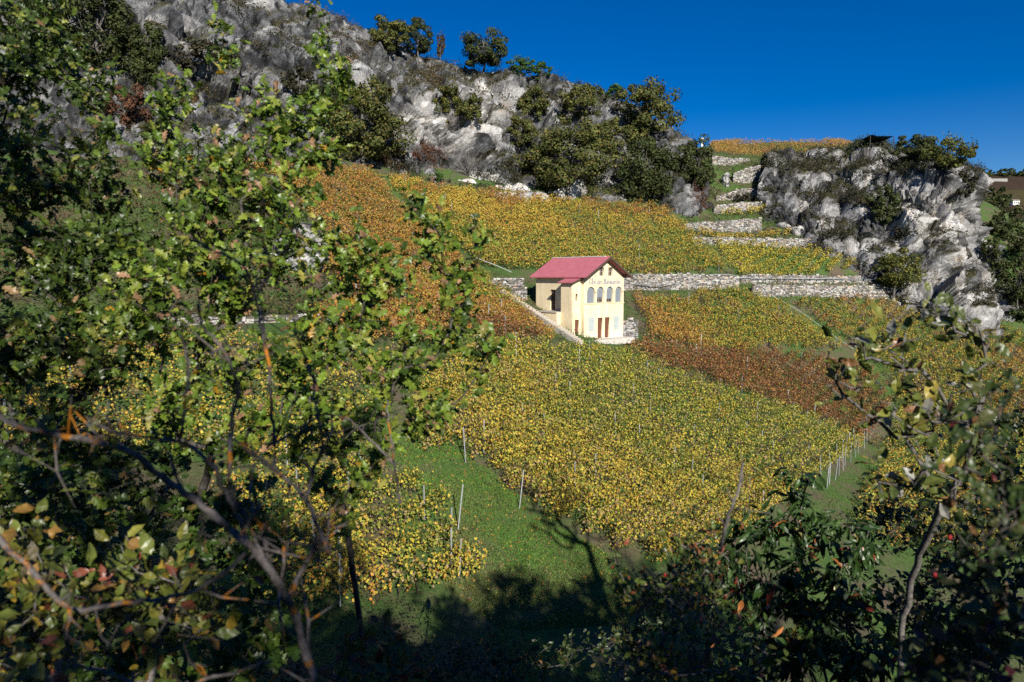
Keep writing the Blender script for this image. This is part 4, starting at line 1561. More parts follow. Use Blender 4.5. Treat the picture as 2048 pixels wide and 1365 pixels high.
OAKG = ([(.06, .075, .02), (.095, .11, .026), (.14, .135, .036), (.16, .12, .036)], [.35, .35, .2, .1])
DARK = ([(.035, .05, .015), (.055, .072, .02), (.09, .095, .026)], [.4, .4, .2])
BRIGHT = ([(.045, .10, .02), (.07, .14, .025)], [.5, .5])
BROWN = ([(.09, .065, .03), (.12, .075, .035), (.07, .06, .025)], [.4, .3, .3])
HEATH = ([(.035, .034, .018), (.06, .048, .028), (.04, .046, .02)], [.4, .3, .3])
REDD = ([(.12, .05, .03), (.15, .07, .035), (.08, .05, .03)], [.4, .3, .3])
FALL = ([(.09, .1, .02), (.2, .17, .03), (.05, .07, .02)], [.5, .2, .3])
TREES = [
    # u, v centre, width, height in picture pixels, leaves, palette, name, label
    (725, 245, 165, 170, 5200, OAKG, 'oak_tree', 'broad dark green oak at the cliff foot beside the white rock face'),
    (655, 210, 90, 110, 2600, DARK, 'oak_tree', 'dark oak at the cliff foot partly behind the foreground branches'),
    (785, 72, 85, 80, 2400, OAKG, 'oak_tree', 'brownish oak on the left part of the cliff crest'),
    (835, 78, 70, 70, 2200, DARK, 'oak_tree', 'dark oak on the crest just right of the brownish one'),
    (886, 95, 18, 48, 500, BROWN, 'juniper', 'thin upright brown juniper on the crest'),
    (965, 98, 96, 80, 3400, DARK, 'oak_tree', 'round dark oak standing alone on the cliff crest'),
    (1045, 133, 60, 34, 1500, BRIGHT, 'bush', 'bright green bush on the crest right of the round oak'),
    (1085, 142, 46, 34, 1100, BRIGHT, 'bush', 'smooth bright green bush at the end of the crest row'),
    (864, 153, 44, 42, 1200, BROWN, 'bush', 'small olive bush on a ledge of the cliff'),
    (905, 205, 60, 70, 1800, FALL, 'bush', 'hanging olive bush right of the white rock face'),
    (945, 220, 50, 70, 1500, OAKG, 'bush', 'upright bush in the cleft beside the second white face'),
    (1075, 205, 76, 82, 2600, OAKG, 'oak_tree', 'oak on the middle ledge left of its darker neighbour'),
    (1160, 208, 92, 92, 3000, OAKG, 'oak_tree', 'wide oak in the upper middle of the wooded cliff'),
    (1225, 186, 46, 28, 800, BRIGHT, 'bush', 'low bright bush on the skyline beside the tall oak'),
    (1300, 232, 126, 132, 4600, OAKG, 'oak_tree', 'tallest oak at the right end of the wooded cliff'),
    (1140, 320, 185, 140, 5600, OAKG, 'oak_tree', 'very wide oak low on the wooded cliff'),
    (1040, 268, 74, 64, 2000, OAKG, 'oak_tree', 'small oak on the slope left of the very wide one'),
    (1225, 275, 80, 70, 2200, OAKG, 'oak_tree', 'oak filling the gap above the two wide cliff trees'),
    (1290, 345, 130, 135, 4800, DARK, 'oak_tree', 'dense dark oak touching the top of the orange vineyard'),
    (1390, 325, 92, 100, 3600, DARK, 'oak_tree', 'dark oak leaning over the gully terraces'),
    (1432, 355, 34, 44, 900, OAKG, 'bush', 'small bush at the left end of the gully walls'),
    (860, 318, 70, 36, 1100, REDD, 'bush', 'reddish brown bush under the white rock face'),
    (790, 320, 60, 34, 900, BROWN, 'bush', 'low brown bush beside the reddish one'),
    (885, 356, 18, 24, 400, BRIGHT, 'bush', 'tiny green bush at the upper edge of the vines'),
    (1400, 400, 34, 40, 700, REDD, 'bush', 'reddish bush between white pinnacle and gully'),
    (195, 70, 170, 170, 4200, DARK, 'oak_tree', 'large dark tree in the shade at top left'),
    (80, 60, 150, 150, 3000, DARK, 'oak_tree', 'dark tree at the very corner behind the oak leaves'),
    (285, 100, 90, 130, 2600, DARK, 'oak_tree', 'dark tree against the grey cliff at top left'),
    (250, 215, 90, 90, 2000, REDD, 'bush', 'rust tinted bush on the slope under the dark trees'),
    (320, 265, 70, 70, 1600, DARK, 'bush', 'dark bush beside the grey shelf on the left slope'),
    (470, 15, 110, 40, 1200, HEATH, 'bush', 'brown scrub on the cliff shoulder at the top'),
    (1722, 280, 36, 34, 900, DARK, 'bush', 'round dark bush at the left end of the shade sail'),
    (1830, 300, 100, 62, 2600, DARK, 'bush', 'wide dark bush on the outcrop top under the sail'),
    (1892, 312, 92, 62, 2600, FALL, 'tree', 'spiky tree with brown tips on the outcrop crest'),
    (1938, 335, 50, 44, 1200, HEATH, 'bush', 'dark scrub at the right brow of the outcrop'),
    (1765, 408, 66, 78, 2000, DARK, 'bush', 'dark bush growing in the middle of the outcrop'),
    (1794, 542, 104, 86, 3400, FALL, 'bush', 'large round bush at the end of the double stone walls'),
    (1655, 335, 120, 26, 1500, HEATH, 'bush', 'grey brown heath on the upper left of the outcrop'),
    (1585, 338, 80, 26, 1000, HEATH, 'bush', 'dark heath at the left shoulder of the outcrop'),
    (1700, 400, 60, 30, 900, HEATH, 'bush', 'low scrub on a ledge left of the dark outcrop bush'),
    (1680, 470, 50, 24, 700, HEATH, 'bush', 'low scrub above the bright yellow vines'),
    (1830, 345, 60, 36, 900, DARK, 'bush', 'dark scrub hanging over the big outcrop blocks'),
    (1905, 400, 40, 30, 600, HEATH, 'bush', 'small scrub between the right hand outcrop blocks'),
    (1985, 500, 40, 60, 900, DARK, 'bush', 'dark bush in the shade at the right foot of the outcrop'),
    (2030, 560, 60, 110, 1800, DARK, 'tree', 'dark tree beyond the right edge of the outcrop'),
    (2010, 450, 60, 70, 1400, DARK, 'tree', 'dark tree behind the upper right edge of the outcrop'),
    (2000, 545, 50, 60, 1200, DARK, 'tree', 'dark tree squeezed against the outcrop foot at right'),
    (2052, 500, 70, 90, 1500, DARK, 'tree', 'dark tree cut by the frame edge right of the outcrop'),
    (2060, 580, 60, 80, 1300, DARK, 'tree', 'lowest dark tree cut by the frame edge'),
    (1785, 298, 70, 44, 1300, DARK, 'bush', 'dark bush right under the shade sail cloth'),
    (1855, 302, 60, 40, 1300, DARK, 'tree', 'dark tree left of the spiky one on the outcrop crest'),
    (1640, 316, 110, 22, 1100, HEATH, 'bush', 'low heath along the brow of the outcrop below the skyline vines'),
    (1745, 340, 90, 40, 1300, HEATH, 'bush', 'grey heath in the hollow above the dark outcrop bush'),
    (1560, 332, 60, 22, 700, HEATH, 'bush', 'small heath clump beside the topmost gully wall'),
    (1480, 395, 60, 14, 500, HEATH, 'bush', 'low scrub strip on a gully terrace'),
    (1615, 500, 60, 20, 600, HEATH, 'bush', 'dark scrub at the upper edge of the bright yellow vines'),
    (820, 340, 80, 30, 900, HEATH, 'bush', 'grey scrub on the pale scree above the vines'),
    (1000, 350, 90, 40, 1200, HEATH, 'bush', 'grey scrub right of the leafless shrub'),
    (1190, 385, 60, 30, 900, OAKG, 'bush', 'green bush at the vine edge under the wide oak'),
    (980, 160, 60, 30, 700, HEATH, 'bush', 'dry scrub on the ledge above the second white face'),
    (720, 110, 90, 40, 900, BROWN, 'bush', 'brown scrub high on the left part of the cliff'),
    (600, 170, 70, 60, 1000, HEATH, 'bush', 'dark scrub on the grey cliff behind the oak shoots'),
    (1700, 300, 40, 26, 700, DARK, 'bush', 'small dark bush at the brow left of the shade sail'),
    (1820, 330, 80, 40, 1400, HEATH, 'bush', 'dark heath spilling over the middle of the outcrop brow'),
    (1930, 370, 50, 50, 1000, HEATH, 'bush', 'dark scrub in the cleft behind the right hand blocks'),
    (1800, 470, 40, 26, 600, HEATH, 'bush', 'scrub in the dark crack above the cave like overhang'),
    (1960, 590, 70, 40, 1000, HEATH, 'bush', 'scrub at the lower right foot of the outcrop'),
    (420, 110, 120, 60, 1200, HEATH, 'bush', 'scrub on the grey slabs behind the tallest oak shoot'),
    (560, 90, 110, 40, 1000, HEATH, 'bush', 'scrub band high on the cliff between the oak shoots'),
    (680, 60, 70, 36, 800, BROWN, 'bush', 'brown scrub just under the rocky summit'),
    (2045, 620, 70, 60, 1200, DARK, 'bush', 'dark bush at the frame edge under the outcrop'),
]
for i, (u, v, pw, ph, nl, pal, nm, lab) in enumerate(TREES):
    vb = v + ph * .45
    p = None
    for dv in (0, 6, -6, 12, -12, 20, 30, 45):
        p = on_cliff(u, vb + dv)
        if p is not None: break
    g = on_ground(u, vb)
    if p is None or g[1] < p[1]:
        p = g
    nl = int(nl * 1.9)
    d = p[1]
    rx, rz = pw * d / FPX / 2, ph * d / FPX / 2
    ry = rx * .85
    size = float(np.clip(1.05 * math.sqrt(rx * rz) / math.sqrt(nl) * 5.4, .16, .36))
    zc = (project(p)[1] - v) * d / FPX                  # crown centre over the foot
    zc = max(zc, rz * .6)
    spiky = .5 if nm in ('tree', 'juniper') else 0
    (Vv, F, cc), cen = crown_np(rx * .95, ry, rz * .95, max(40, nl // 130), nl, size, pal, 40 + i, spiky, .3 if pal is HEATH else 0)
    t = empty(nm, p)
    tag(t, lab, 'tree' if nm.endswith('tree') else 'bush', 'trees and bushes on the cliffs')
    near_ = np.where((((CU - u) / (pw * .55)) ** 2 + ((CVv - v) / (ph * .6)) ** 2 < 1) & (CD > 20))[0] if ph < 46 and nm == 'bush' and pal is not BRIGHT else []
    if len(near_) > 30:
        # low scrub hugging the rock
        near_ = near_[CD[near_] < np.percentile(CD[near_], 70)]
        rg = np.random.default_rng(700 + i)
        nt_ = max(30, nl // 26)
        bp = CPA[rg.choice(near_, nt_)]
        ht = rg.uniform(.5, 1.5, nt_)
        k_ = rg.integers(0, nt_, nl)
        C = bp[k_] + rg.normal(0, .42, (nl, 3)) * ht[k_][:, None]
        C[:, 2] = bp[k_, 2] + np.abs(rg.normal(0, .55, nl)) * ht[k_]
        cc = pick(pal[0], nt_, pal[1])[k_] * rg.uniform(.65, 1.4, (nl, 1))
        Vv, F, cc = quads(C - p, rg.normal(0, .6, (nl, 3)) + [0, -.3, .5], .23 * rg.uniform(.6, 1.4, nl), cc, .75)
        obj('crown', mesh_np('crown', Vv, F, M['crown'], cc), t)
        w = MB()
        for q in bp[:24]:
            w.tube([q - p - [0, 0, .3], q - p + [rg.normal(0, .2), rg.normal(0, .2), .5], q - p + [rg.normal(0, .5), rg.normal(0, .4), 1.0]], [.04, .025, .01], 4, False)
        w.build('stems', M['bark_grey'], t)['kind'] = 'stuff'
        continue
    Vv = Vv + [0, 0, zc]
    obj('crown', mesh_np('crown', Vv, F, M['crown'], cc), t)
    w = limbs(cen + [0, 0, zc], (0, 0, -1.0), (0, 0, zc + rz * .3), max(.06, rx * .05), 26, 300 + i)
    w.build('trunk', M['bark_grey'], t)

# bare shrub on the scree
bs = on_cliff(935, 348)
if bs is None: bs = on_ground(935, 365)
t = empty('bare_shrub', bs)
tag(t, 'leafless grey shrub with fanned stems on the scree under the cliff', 'shrub')
w = MB()
for i in range(60):
    a = random.gauss(.1, .9)
    L = random.uniform(2, 7.5)
    q = np.array([[0, 0, -.3], [math.sin(a) * L * .4, random.gauss(0, .8), L * .45 * math.cos(a)], [math.sin(a) * L * .95 + random.gauss(0, .4), random.gauss(0, 1.4), max(L * .85 * math.cos(a), .4)]])
    q = catmull(q, 7)
    w.tube(q, np.linspace(.05, .012, 7), 3, False)
    for k in range(5):
        s = q[random.randrange(2, 6)]
        w.tube([s, s + np.array([random.gauss(0, .7), random.gauss(0, .5), random.uniform(.2, 1.2)])], [.018, .007], 3, False)
w.build('stems', M['bark_grey'], t)


# dry grass and low scrub clinging to the cliffs: uncountable ground cover
def scrub(name, P, Nn, veg, n, seed, lab, pal, size):
    rg = np.random.default_rng(seed)
    u, v, f = project(P)
    ok = np.where((veg > .55) & (u > 100) & (u < 2080) & (v > -20))[0]
    k = ok[rg.integers(0, len(ok), n)]
    m = 7
    base = P[k] + rg.normal(0, .25, (n, 3))
    sc = rg.uniform(.5, 1.5, n) * (.5 + vnoise(base, 6, 2))
    C = np.repeat(base, m, 0) + rg.normal(0, .32, (n * m, 3)) * np.repeat(sc, m)[:, None]
    C[:, 2] += np.abs(rg.normal(0, .28, n * m)) * np.repeat(sc, m) + .05
    tone = pick(pal[0], n, pal[1])
    cols = np.repeat(tone, m, 0) * rg.uniform(.65, 1.35, (n * m, 1))
    N2 = rg.normal(0, .7, (n * m, 3)) + [0, -.4, .3]
    V1, F1, c1 = quads(C, N2, size * rg.uniform(.6, 1.5, n * m), cols, .7)
    tag(obj(name, mesh_np(name, V1, F1, M['crown'], c1)), lab, 'scrub', kind='stuff')


SCR = ([(.045, .055, .02), (.075, .065, .03), (.13, .1, .05), (.05, .045, .022)], [.3, .3, .15, .25])
scrub('scrub', CP1, CN1, CV1, 8000, 5, 'dry grass and low scrub on the ledges of the long cliff', SCR, .26)
scrub('scrub', CP2, CN2, CV2, 6000, 6, 'grey brown scrub in the cracks of the right outcrop', ([(.03, .038, .015), (.05, .045, .022), (.08, .065, .035)], [.4, .35, .25]), .24)

# shade sail, marker post
p = on_cliff(1755, 309)
if p is None: p = on_ground(1755, 300)
sp = empty('shade_sail', p)
tag(sp, 'dark green shade sail stretched over the top of the outcrop', 'awning')
d = p[1]
k = d / FPX
dark_green = flat('sail_cloth', (.012, .035, .03), .8, .2)
nx_ = 12
V, F = [], []
for i in range(nx_ + 1):
    for j in range(5):
        x = -22 + 46 * i / nx_
        sag = 5 * math.sin(math.pi * i / nx_) * (j / 4) ** 2 * .8
        V.append([x * k, j * .9, (39 + (2 if i < 3 else 0) - sag - j * .6) * k])
for i in range(nx_):
    for j in range(4):
        F.append([i * 5 + j, (i + 1) * 5 + j, (i + 1) * 5 + j + 1, i * 5 + j + 1])
obj('cloth', mesh_np('cloth', V, np.array(F), dark_green), sp)
for x in (-22, 24):
    for y in (0, 3.6):
        w = MB()
        w.tube([[x * k, y, -4], [x * k, y, 39 * k]], .07, 6)
        w.build('pole', M['bark'], sp)
p = on_ground(1404, 294)
w = MB()
w.box(-.3, .3, -.3, .3, -2, 2.4)
w.box(-.4, .4, -.4, .4, 2.402, 2.6)
o = w.build('chimney_post', flat('white_render', (.72, .7, .66), .9, .1))
o.location = p
tag(o, 'small white post on the skyline right of the tall oak', 'post')

# ------------------------------------------------------------------ far hillside at the right
def hill_mat():
    m, nt, b = new_mat('far_hillside', .95, .1)
    p = position(nt)
    mp = N(nt, 'ShaderNodeMapping')
    mp.inputs['Scale'].default_value = (.004, .004, .045)
    nt.links.new(p, mp.inputs['Vector'])
    vo = N(nt, 'ShaderNodeTexVoronoi')
    vo.inputs['Scale'].default_value = 1.0
    nt.links.new(mp.outputs['Vector'], vo.inputs['Vector'])
    sp_ = nt.nodes.new('ShaderNodeSeparateColor')
    nt.links.new(vo.outputs['Color'], sp_.inputs[0])
    c = ramp(nt, sp_.outputs[0], [(.0, (.04, .026, .02)), (.3, (.055, .036, .022)), (.5, (.06, .062, .028)), (.7, (.10, .065, .02)), (.9, (.045, .05, .028))])
    f = ramp(nt, noise(nt, .3, 6, .7, p), [(.3, (.6, .6, .6)), (.65, (1.2, 1.2, 1.2))])
    nt.links.new(mix(nt, 1.0, c, f, 'MULTIPLY'), b.inputs['Base Color'])
    return m


rowsH = [[(1750, 900, 200), (1950, 880, 220), (2150, 860, 240), (2400, 850, 260)], [(1750, 600, 300), (1950, 600, 320), (2150, 590, 330), (2400, 580, 340)],
         [(1750, 440, 430), (1950, 440, 440), (2150, 440, 450), (2400, 440, 460)], [(1750, 348, 620), (1950, 350, 620), (2150, 358, 620), (2400, 370, 620)], [(1750, 352, 800), (1950, 354, 800), (2150, 362, 800), (2400, 374, 800)]]
A = np.array([[at(*p) for p in r] for r in rowsH])
B = catmull(catmull(A.swapaxes(0, 1), 40).swapaxes(0, 1), 40)
ii = np.arange(1600).reshape(40, 40)
F = np.stack([ii[:-1, :-1], ii[:-1, 1:], ii[1:, 1:], ii[1:, :-1]], -1).reshape(-1, 4)
tag(obj('far_hill', mesh_np('far_hill', B.reshape(-1, 3), F, hill_mat(), smooth=True)), kind='structure')


def far_wood(label, spots, seed, sizepx, pal=DARK):
    Vs, Fs, Cs, n = [], [], [], 0
    rg = np.random.default_rng(seed)
    for (u, v, d, w_) in spots:
        p = at(u, v, d)
        r = w_ * d / FPX / 2
        (Vv, F, cc), _ = crown_np(r, r, r * rg.uniform(.8, 1.2), 9, 260, r * .3, pal, int(rg.integers(1e6)))
        Vs.append(Vv + p)
        Fs.append(F + n)
        Cs.append(cc)
        n += len(Vv)
    tag(obj('far_wood', mesh_np('far_wood', np.vstack(Vs), np.vstack(Fs), M['crown'], np.vstack(Cs))), label, 'wood', kind='stuff')


far_wood('dark wood along the crest of the far hill', [(1940 + i * 7 + random.uniform(-3, 3), 348 + i * .35 + random.uniform(-5, 5), 615 + random.uniform(-10, 10), random.uniform(16, 28)) for i in range(44)], 1, 20)
far_wood('dark trees on the far slope beside the outcrop', [(1975 + random.uniform(0, 30) + (v - 380) * .18, v, 330 - (v - 380) * .35, random.uniform(28, 44)) for v in np.arange(385, 720, 7)] +
         [(2030 + random.uniform(-10, 60), 420 + random.uniform(10, 280), 260, random.uniform(26, 44)) for _ in range(34)], 2, 34)
p = at(2030, 407, 440)
hs = empty('far_house', p)
hs.scale = (.6, .6, .6)
tag(hs, 'tiny white house on the far hillside by the outcrop edge', 'house')
w = MB()
w.box(-3.5, 3.5, -2, 3, -2, 2.6)
w.build('wall', flat('white_wall', (.75, .73, .7), .9, .1), hs)
w = MB()
w.hexa([[-4, -2.6, 2.62], [4, -2.6, 2.62], [4, 3.6, 2.62], [-4, 3.6, 2.62], [-4, .4, 4.2], [4, .4, 4.2], [4, .6, 4.2], [-4, .6, 4.2]])
w.build('roof', flat('grey_tile', (.2, .17, .16), .9, .1), hs)
for x in (-2, 0, 2):
    w = MB()
    w.box(x - .5, x + .5, -2.1, -2.003, -.4, 1.2)
    w.build('window', M['dark_glass'], hs)
p = at(1995, 359, 575)
w = MB()
w.box(-14, 8, -.5, .5, -2, -.2)
w.box(-4, 8, -.52, .48, -.198, .5)
o = w.build('retaining_wall', flat('white_retaining_wall', (.3, .29, .27), .9, .1))
o.location = p
tag(o, 'thin white retaining wall crossing the far hillside', 'wall')

# ------------------------------------------------------------------ foreground plants
def leaf_shape(kind, fold=.25, droop=.2, seed=0):
    """returns V (n,3) along +Y, unit length, and quads/tris"""
    rg = np.random.default_rng(seed)
    H = {'oak': [(0, .015), (.08, .03), (.18, .2), (.27, .10), (.42, .31), (.52, .15), (.68, .33), (.78, .15), (.88, .19), (1, .02)],
         'oval': [(0, .012), (.07, .04), (.2, .16), (.38, .235), (.56, .24), (.74, .18), (.9, .07), (1, 0)],
         'lance': [(0, .012), (.06, .03), (.2, .10), (.4, .135), (.6, .12), (.8, .07), (.92, .03), (1, 0)]}[kind]
    H = np.array(H)
    n = len(H)
    t, wv = H[:, 0], H[:, 1]
    bend = -droop * t ** 2 + .02 * np.sin(t * 9 + seed)
    wave = .035 * np.sin(t * 14 + seed * 2)
    jl, jr = 1 + rg.normal(0, .12, n), 1 + rg.normal(0, .12, n)
    mid = np.stack([np.zeros(n), t, bend], -1)
    lf = np.stack([-wv * jl, t + wv * .1, bend + wv * fold + wave], -1)
    rt = np.stack([wv * jr, t + wv * .1, bend + wv * fold - wave], -1)
    V = np.vstack([lf, mid, rt])
    F = []
    for i in range(n - 1):
        F += [[i, n + i, n + i + 1, i + 1], [n + i, 2 * n + i, 2 * n + i + 1, n + i + 1]]
    return V, np.array(F)


def grow(root, targets, seg, jit, rg, sag=.12, bias=.35):
    """a branching skeleton: every twig tip is reached from the nearest earlier branch"""
    root = np.array(root, float)
    nodes, par, plen = [root], [-1], [0.0]
    order = np.argsort(np.linalg.norm(targets - root, axis=1))
    tips = []
    for k in order:
        t = targets[k]
        A = np.array(nodes)
        d = np.linalg.norm(A - t, axis=1)
        # prefer attaching lower so that twigs rise
        c = d + bias * np.array(plen) * .35 + np.maximum(0, A[:, 2] - t[2]) * .5
        if len(nodes) > 3: c[0] += .3
        j = int(np.argmin(c))
        L = d[j]
        m = max(1, int(L / seg))
        p0 = nodes[j]
        last = j
        off = rg.normal(0, 1, 3) * jit * L
        for i in range(1, m + 1):
            f = i / m
            p = p0 + (t - p0) * f + off * math.sin(f * math.pi) + np.array([0, 0, -sag * L * math.sin(f * math.pi) * .5]) + rg.normal(0, jit * seg * .5, 3) * (f < 1)
            nodes.append(p)
            par.append(last)
            plen.append(plen[last] + L / m)
            last = len(nodes) - 1
        tips.append((k, last))
    return np.array(nodes), np.array(par), tips


def skeleton_mesh(name, nodes, par, tips, rtip, expo, mat, org, rmax, k=5):
    n = len(nodes)
    cnt = np.zeros(n)
    for _, i in tips: cnt[i] += 1
    for i in range(n - 1, 0, -1):
        cnt[par[i]] += cnt[i]
    rad = np.minimum(rtip * np.maximum(cnt, 1) ** expo, rmax)
    dirn = np.zeros((n, 3))
    for i in range(1, n): dirn[i] = nodes[i] - nodes[par[i]]
    dirn[0] = dirn[1]
    dirn = unit(dirn)
    ref = np.array([.31, .87, .38])
    a = unit(np.cross(dirn, ref))
    b = np.cross(dirn, a)
    ang = np.arange(k) * 2 * math.pi / k
    V = nodes[:, None] + rad[:, None, None] * (a[:, None] * np.cos(ang)[None, :, None] + b[:, None] * np.sin(ang)[None, :, None])
    V = V.reshape(-1, 3) - org
    F = []
    for i in range(1, n):
        p = par[i]
        for j in range(k):
            F.append([p * k + j, p * k + (j + 1) % k, i * k + (j + 1) % k, i * k + j])
    return mesh_np(name, V, np.array(F), mat, smooth=True), rad


def frames(ax, nr):
    """rotation matrices with columns x, y=leaf axis, z=leaf normal"""
    y = unit(ax)
    z = unit(nr - (nr * y).sum(-1, keepdims=True) * y)
    x = np.cross(y, z)
    return np.stack([x, y, z], -1)


def plant(name, label, cat, base, blobs, kind, nper, size, pal, seed, wood, rtip=.0022, expo=.42, rmax=.05, seg=.12, jit=.09, solo=300, droop=.25, hang=0.0, spread=.11, back=None, group=None, thick=1.0):
    rg = np.random.default_rng(seed)
    T = []
    for (u, v, d, ru, rv, rd, n) in blobs:
        n = int(n * thick)
        q = unit(rg.normal(size=(n, 3))) * rg.uniform(0, 1, (n, 1)) ** (1 / 2.6)
        for a in q:
            T.append(at(u + a[0] * ru, v + a[1] * rv, max(d + a[2] * rd, .7)))
    T = np.array(T)
    base = np.array(base, float)
    nodes, par, tips = grow(base, T, seg, jit, rg)
    rt = empty(name, base)
    tag(rt, label, cat, group)
    me, rad = skeleton_mesh('branches', nodes, par, tips, rtip, expo, wood, base, rmax)
    obj('branches', me, rt)
    # leaves along the last stretch of every twig
    C, AX, NR = [], [], []
    for k, i in tips:
        chain = [i]
        while par[chain[-1]] > 0 and len(chain) < 4: chain.append(par[chain[-1]])
        tw = nodes[i] - nodes[chain[-1]] if len(chain) > 1 else np.array([0, 0, .1])
        tw = tw / (np.linalg.norm(tw) + 1e-6)
        for _ in range(rg.poisson(nper)):
            f = rg.random() ** 1.6
            j = min(int(f * len(chain)), len(chain) - 1)
            p = nodes[chain[j]] + rg.normal(0, spread * .35, 3)
            a = tw * .55 + rg.normal(0, .62, 3) + np.array([0, 0, -hang])
            C.append(p)
            AX.append(a)
            NR.append(np.array([.12, -.45, .75]) + rg.normal(0, .55, 3))
    C, AX, NR = np.array(C), np.array(AX), np.array(NR)
    n = len(C)
    Rm = frames(AX, NR)
    sz = size * np.clip(rg.normal(1.0, .28, n), .4, 1.6)
    shapes = [leaf_shape(kind, rg.uniform(.1, .4), droop * rg.uniform(.3, 1.5), s + seed) for s in range(5)]
    pc, pp = np.array(pal[0], float), np.array(pal[1], float) / sum(pal[1])
    ci = rg.choice(len(pc), n, p=pp)
    si = rg.integers(0, 5, n)
    # largest in the picture become single leaves
    mid = C + Rm[:, :, 1] * sz[:, None] * .5
    u, v, f = project(mid)
    area = np.abs((Rm[:, :, 2] * unit(mid)).sum(-1)) * (sz / f) ** 2
    area[(u < 0) | (u > 2048) | (v < 0) | (v > 1365) | (f < .3)] = 0
    pickd = np.argsort(-area)[:min(solo, int((area > 0).sum()))]
    variants = {}
    for i in pickd:
        key = (si[i], ci[i])
        if key not in variants:
            Vv, F = shapes[si[i]]
            cc = np.tile(pc[ci[i]], (len(Vv), 1)) * rg.uniform(.85, 1.15)
            variants[key] = mesh_np('leaf', Vv, F, M['leaf'], cc)
        o = obj('leaf', variants[key], rt)
        mt = Matrix.Identity(4)
        for r_ in range(3):
            for c_ in range(3):
                mt[r_][c_] = float(Rm[i, r_, c_] * sz[i])
            mt[r_][3] = float(C[i, r_] - base[r_])
        o.matrix_local = mt
    rest = np.setdiff1d(np.arange(n), pickd)
    if len(rest):
        Vs, Fs, Cs, off = [], [], [], 0
        for s in range(5):
            k = rest[si[rest] == s]
            if not len(k): continue
            Vv, F = shapes[s]
            W = np.einsum('nij,mj->nmi', Rm[k], Vv) * sz[k][:, None, None] + (C[k] - base)[:, None]
            Vs.append(W.reshape(-1, 3))
            Fs.append((np.arange(len(k))[:, None, None] * len(Vv) + F).reshape(-1, 4) + off)
            Cs.append(np.repeat(pc[ci[k]] * rg.uniform(.75, 1.25, (len(k), 1)), len(Vv), 0))
            off += len(k) * len(Vv)
        o = obj('leaves', mesh_np('leaves', np.vstack(Vs), np.vstack(Fs), M['leaf'], np.vstack(Cs)), rt)
        o['kind'] = 'stuff'
    print('plant', name, 'tips', len(tips), 'leaves', n)
    return rt


def foot(u, d, dz=0):
    p = at(u, 1000, d)
    return np.array([p[0], p[1], float(gz(p[0], p[1])) - .1 + dz])


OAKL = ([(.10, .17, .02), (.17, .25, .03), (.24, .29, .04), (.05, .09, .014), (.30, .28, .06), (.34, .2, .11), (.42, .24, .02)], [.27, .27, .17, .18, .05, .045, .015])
# right-hand oak stem: twigs reaching over the vineyard
plant('oak_sapling', 'sunlit young oak whose twigs reach over the vineyard left of the house', 'tree', foot(690, 5.2),
      [(880, 480, 5.0, 50, 60, .35, 14), (955, 470, 5.0, 25, 20, .2, 6), (830, 420, 5.1, 30, 30, .3, 7), (780, 560, 5.0, 90, 90, .5, 26), (690, 480, 5.0, 70, 90, .5, 24), (900, 640, 4.8, 60, 60, .4, 16), (975, 690, 4.7, 40, 25, .3, 9),
       (790, 720, 4.6, 90, 80, .5, 26), (690, 640, 4.8, 80, 90, .5, 22), (860, 800, 4.5, 60, 50, .4, 14), (740, 860, 4.4, 80, 70, .4, 18), (640, 790, 4.6, 70, 80, .5, 18), (925, 560, 5.0, 20, 40, .2, 5), (690, 960, 4.4, 60, 50, .4, 8), (640, 880, 4.4, 60, 60, .4, 10)],
      'oak', 11, .072, OAKL, 21, M['bark'], rmax=.04, thick=1.2)
plant('oak_sapling', 'tall young oak with spiky leading shoots in the middle left', 'tree', foot(470, 5.6),
      [(450, 80, 5.4, 14, 70, .2, 7), (640, 60, 5.6, 18, 90, .3, 8), (530, 260, 5.3, 60, 90, .5, 24), (340, 190, 5.2, 40, 60, .4, 12), (330, 320, 5.0, 60, 60, .4, 18), (620, 260, 5.4, 70, 80, .5, 24), (440, 330, 5.2, 80, 80, .5, 26),
       (560, 400, 5.0, 90, 80, .5, 30), (400, 460, 4.8, 100, 80, .5, 32), (300, 560, 4.6, 90, 90, .5, 30), (480, 580, 4.6, 90, 90, .5, 28), (600, 520, 4.8, 70, 90, .5, 20), (420, 700, 4.4, 100, 80, .5, 24), (560, 700, 4.4, 80, 80, .5, 18), (680, 180, 5.5, 30, 60, .3, 10), (260, 640, 4.2, 70, 60, .4, 14), (330, 820, 4.2, 90, 70, .4, 14), (500, 850, 4.2, 80, 60, .4, 10)],
      'oak', 11, .072, OAKL, 22, M['bark'], rmax=.04, thick=1.35)
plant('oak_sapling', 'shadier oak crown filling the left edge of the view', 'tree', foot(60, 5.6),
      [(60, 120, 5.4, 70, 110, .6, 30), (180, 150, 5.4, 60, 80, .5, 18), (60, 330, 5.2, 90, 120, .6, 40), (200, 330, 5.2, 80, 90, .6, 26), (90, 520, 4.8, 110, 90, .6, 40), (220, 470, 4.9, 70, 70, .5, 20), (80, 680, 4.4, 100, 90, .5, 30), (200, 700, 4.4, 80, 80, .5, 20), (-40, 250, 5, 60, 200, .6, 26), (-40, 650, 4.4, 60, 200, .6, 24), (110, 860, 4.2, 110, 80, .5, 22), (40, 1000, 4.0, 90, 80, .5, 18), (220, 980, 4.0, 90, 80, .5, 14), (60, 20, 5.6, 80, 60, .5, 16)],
      'oak', 13, .074, ([(.06, .10, .016), (.10, .15, .02), (.035, .06, .012), (.2, .22, .04), (.28, .18, .08)], [.32, .26, .26, .12, .04]), 23, M['bark'], rmax=.05, thick=1.3)  # shade of this crown is put into its darker leaf colours
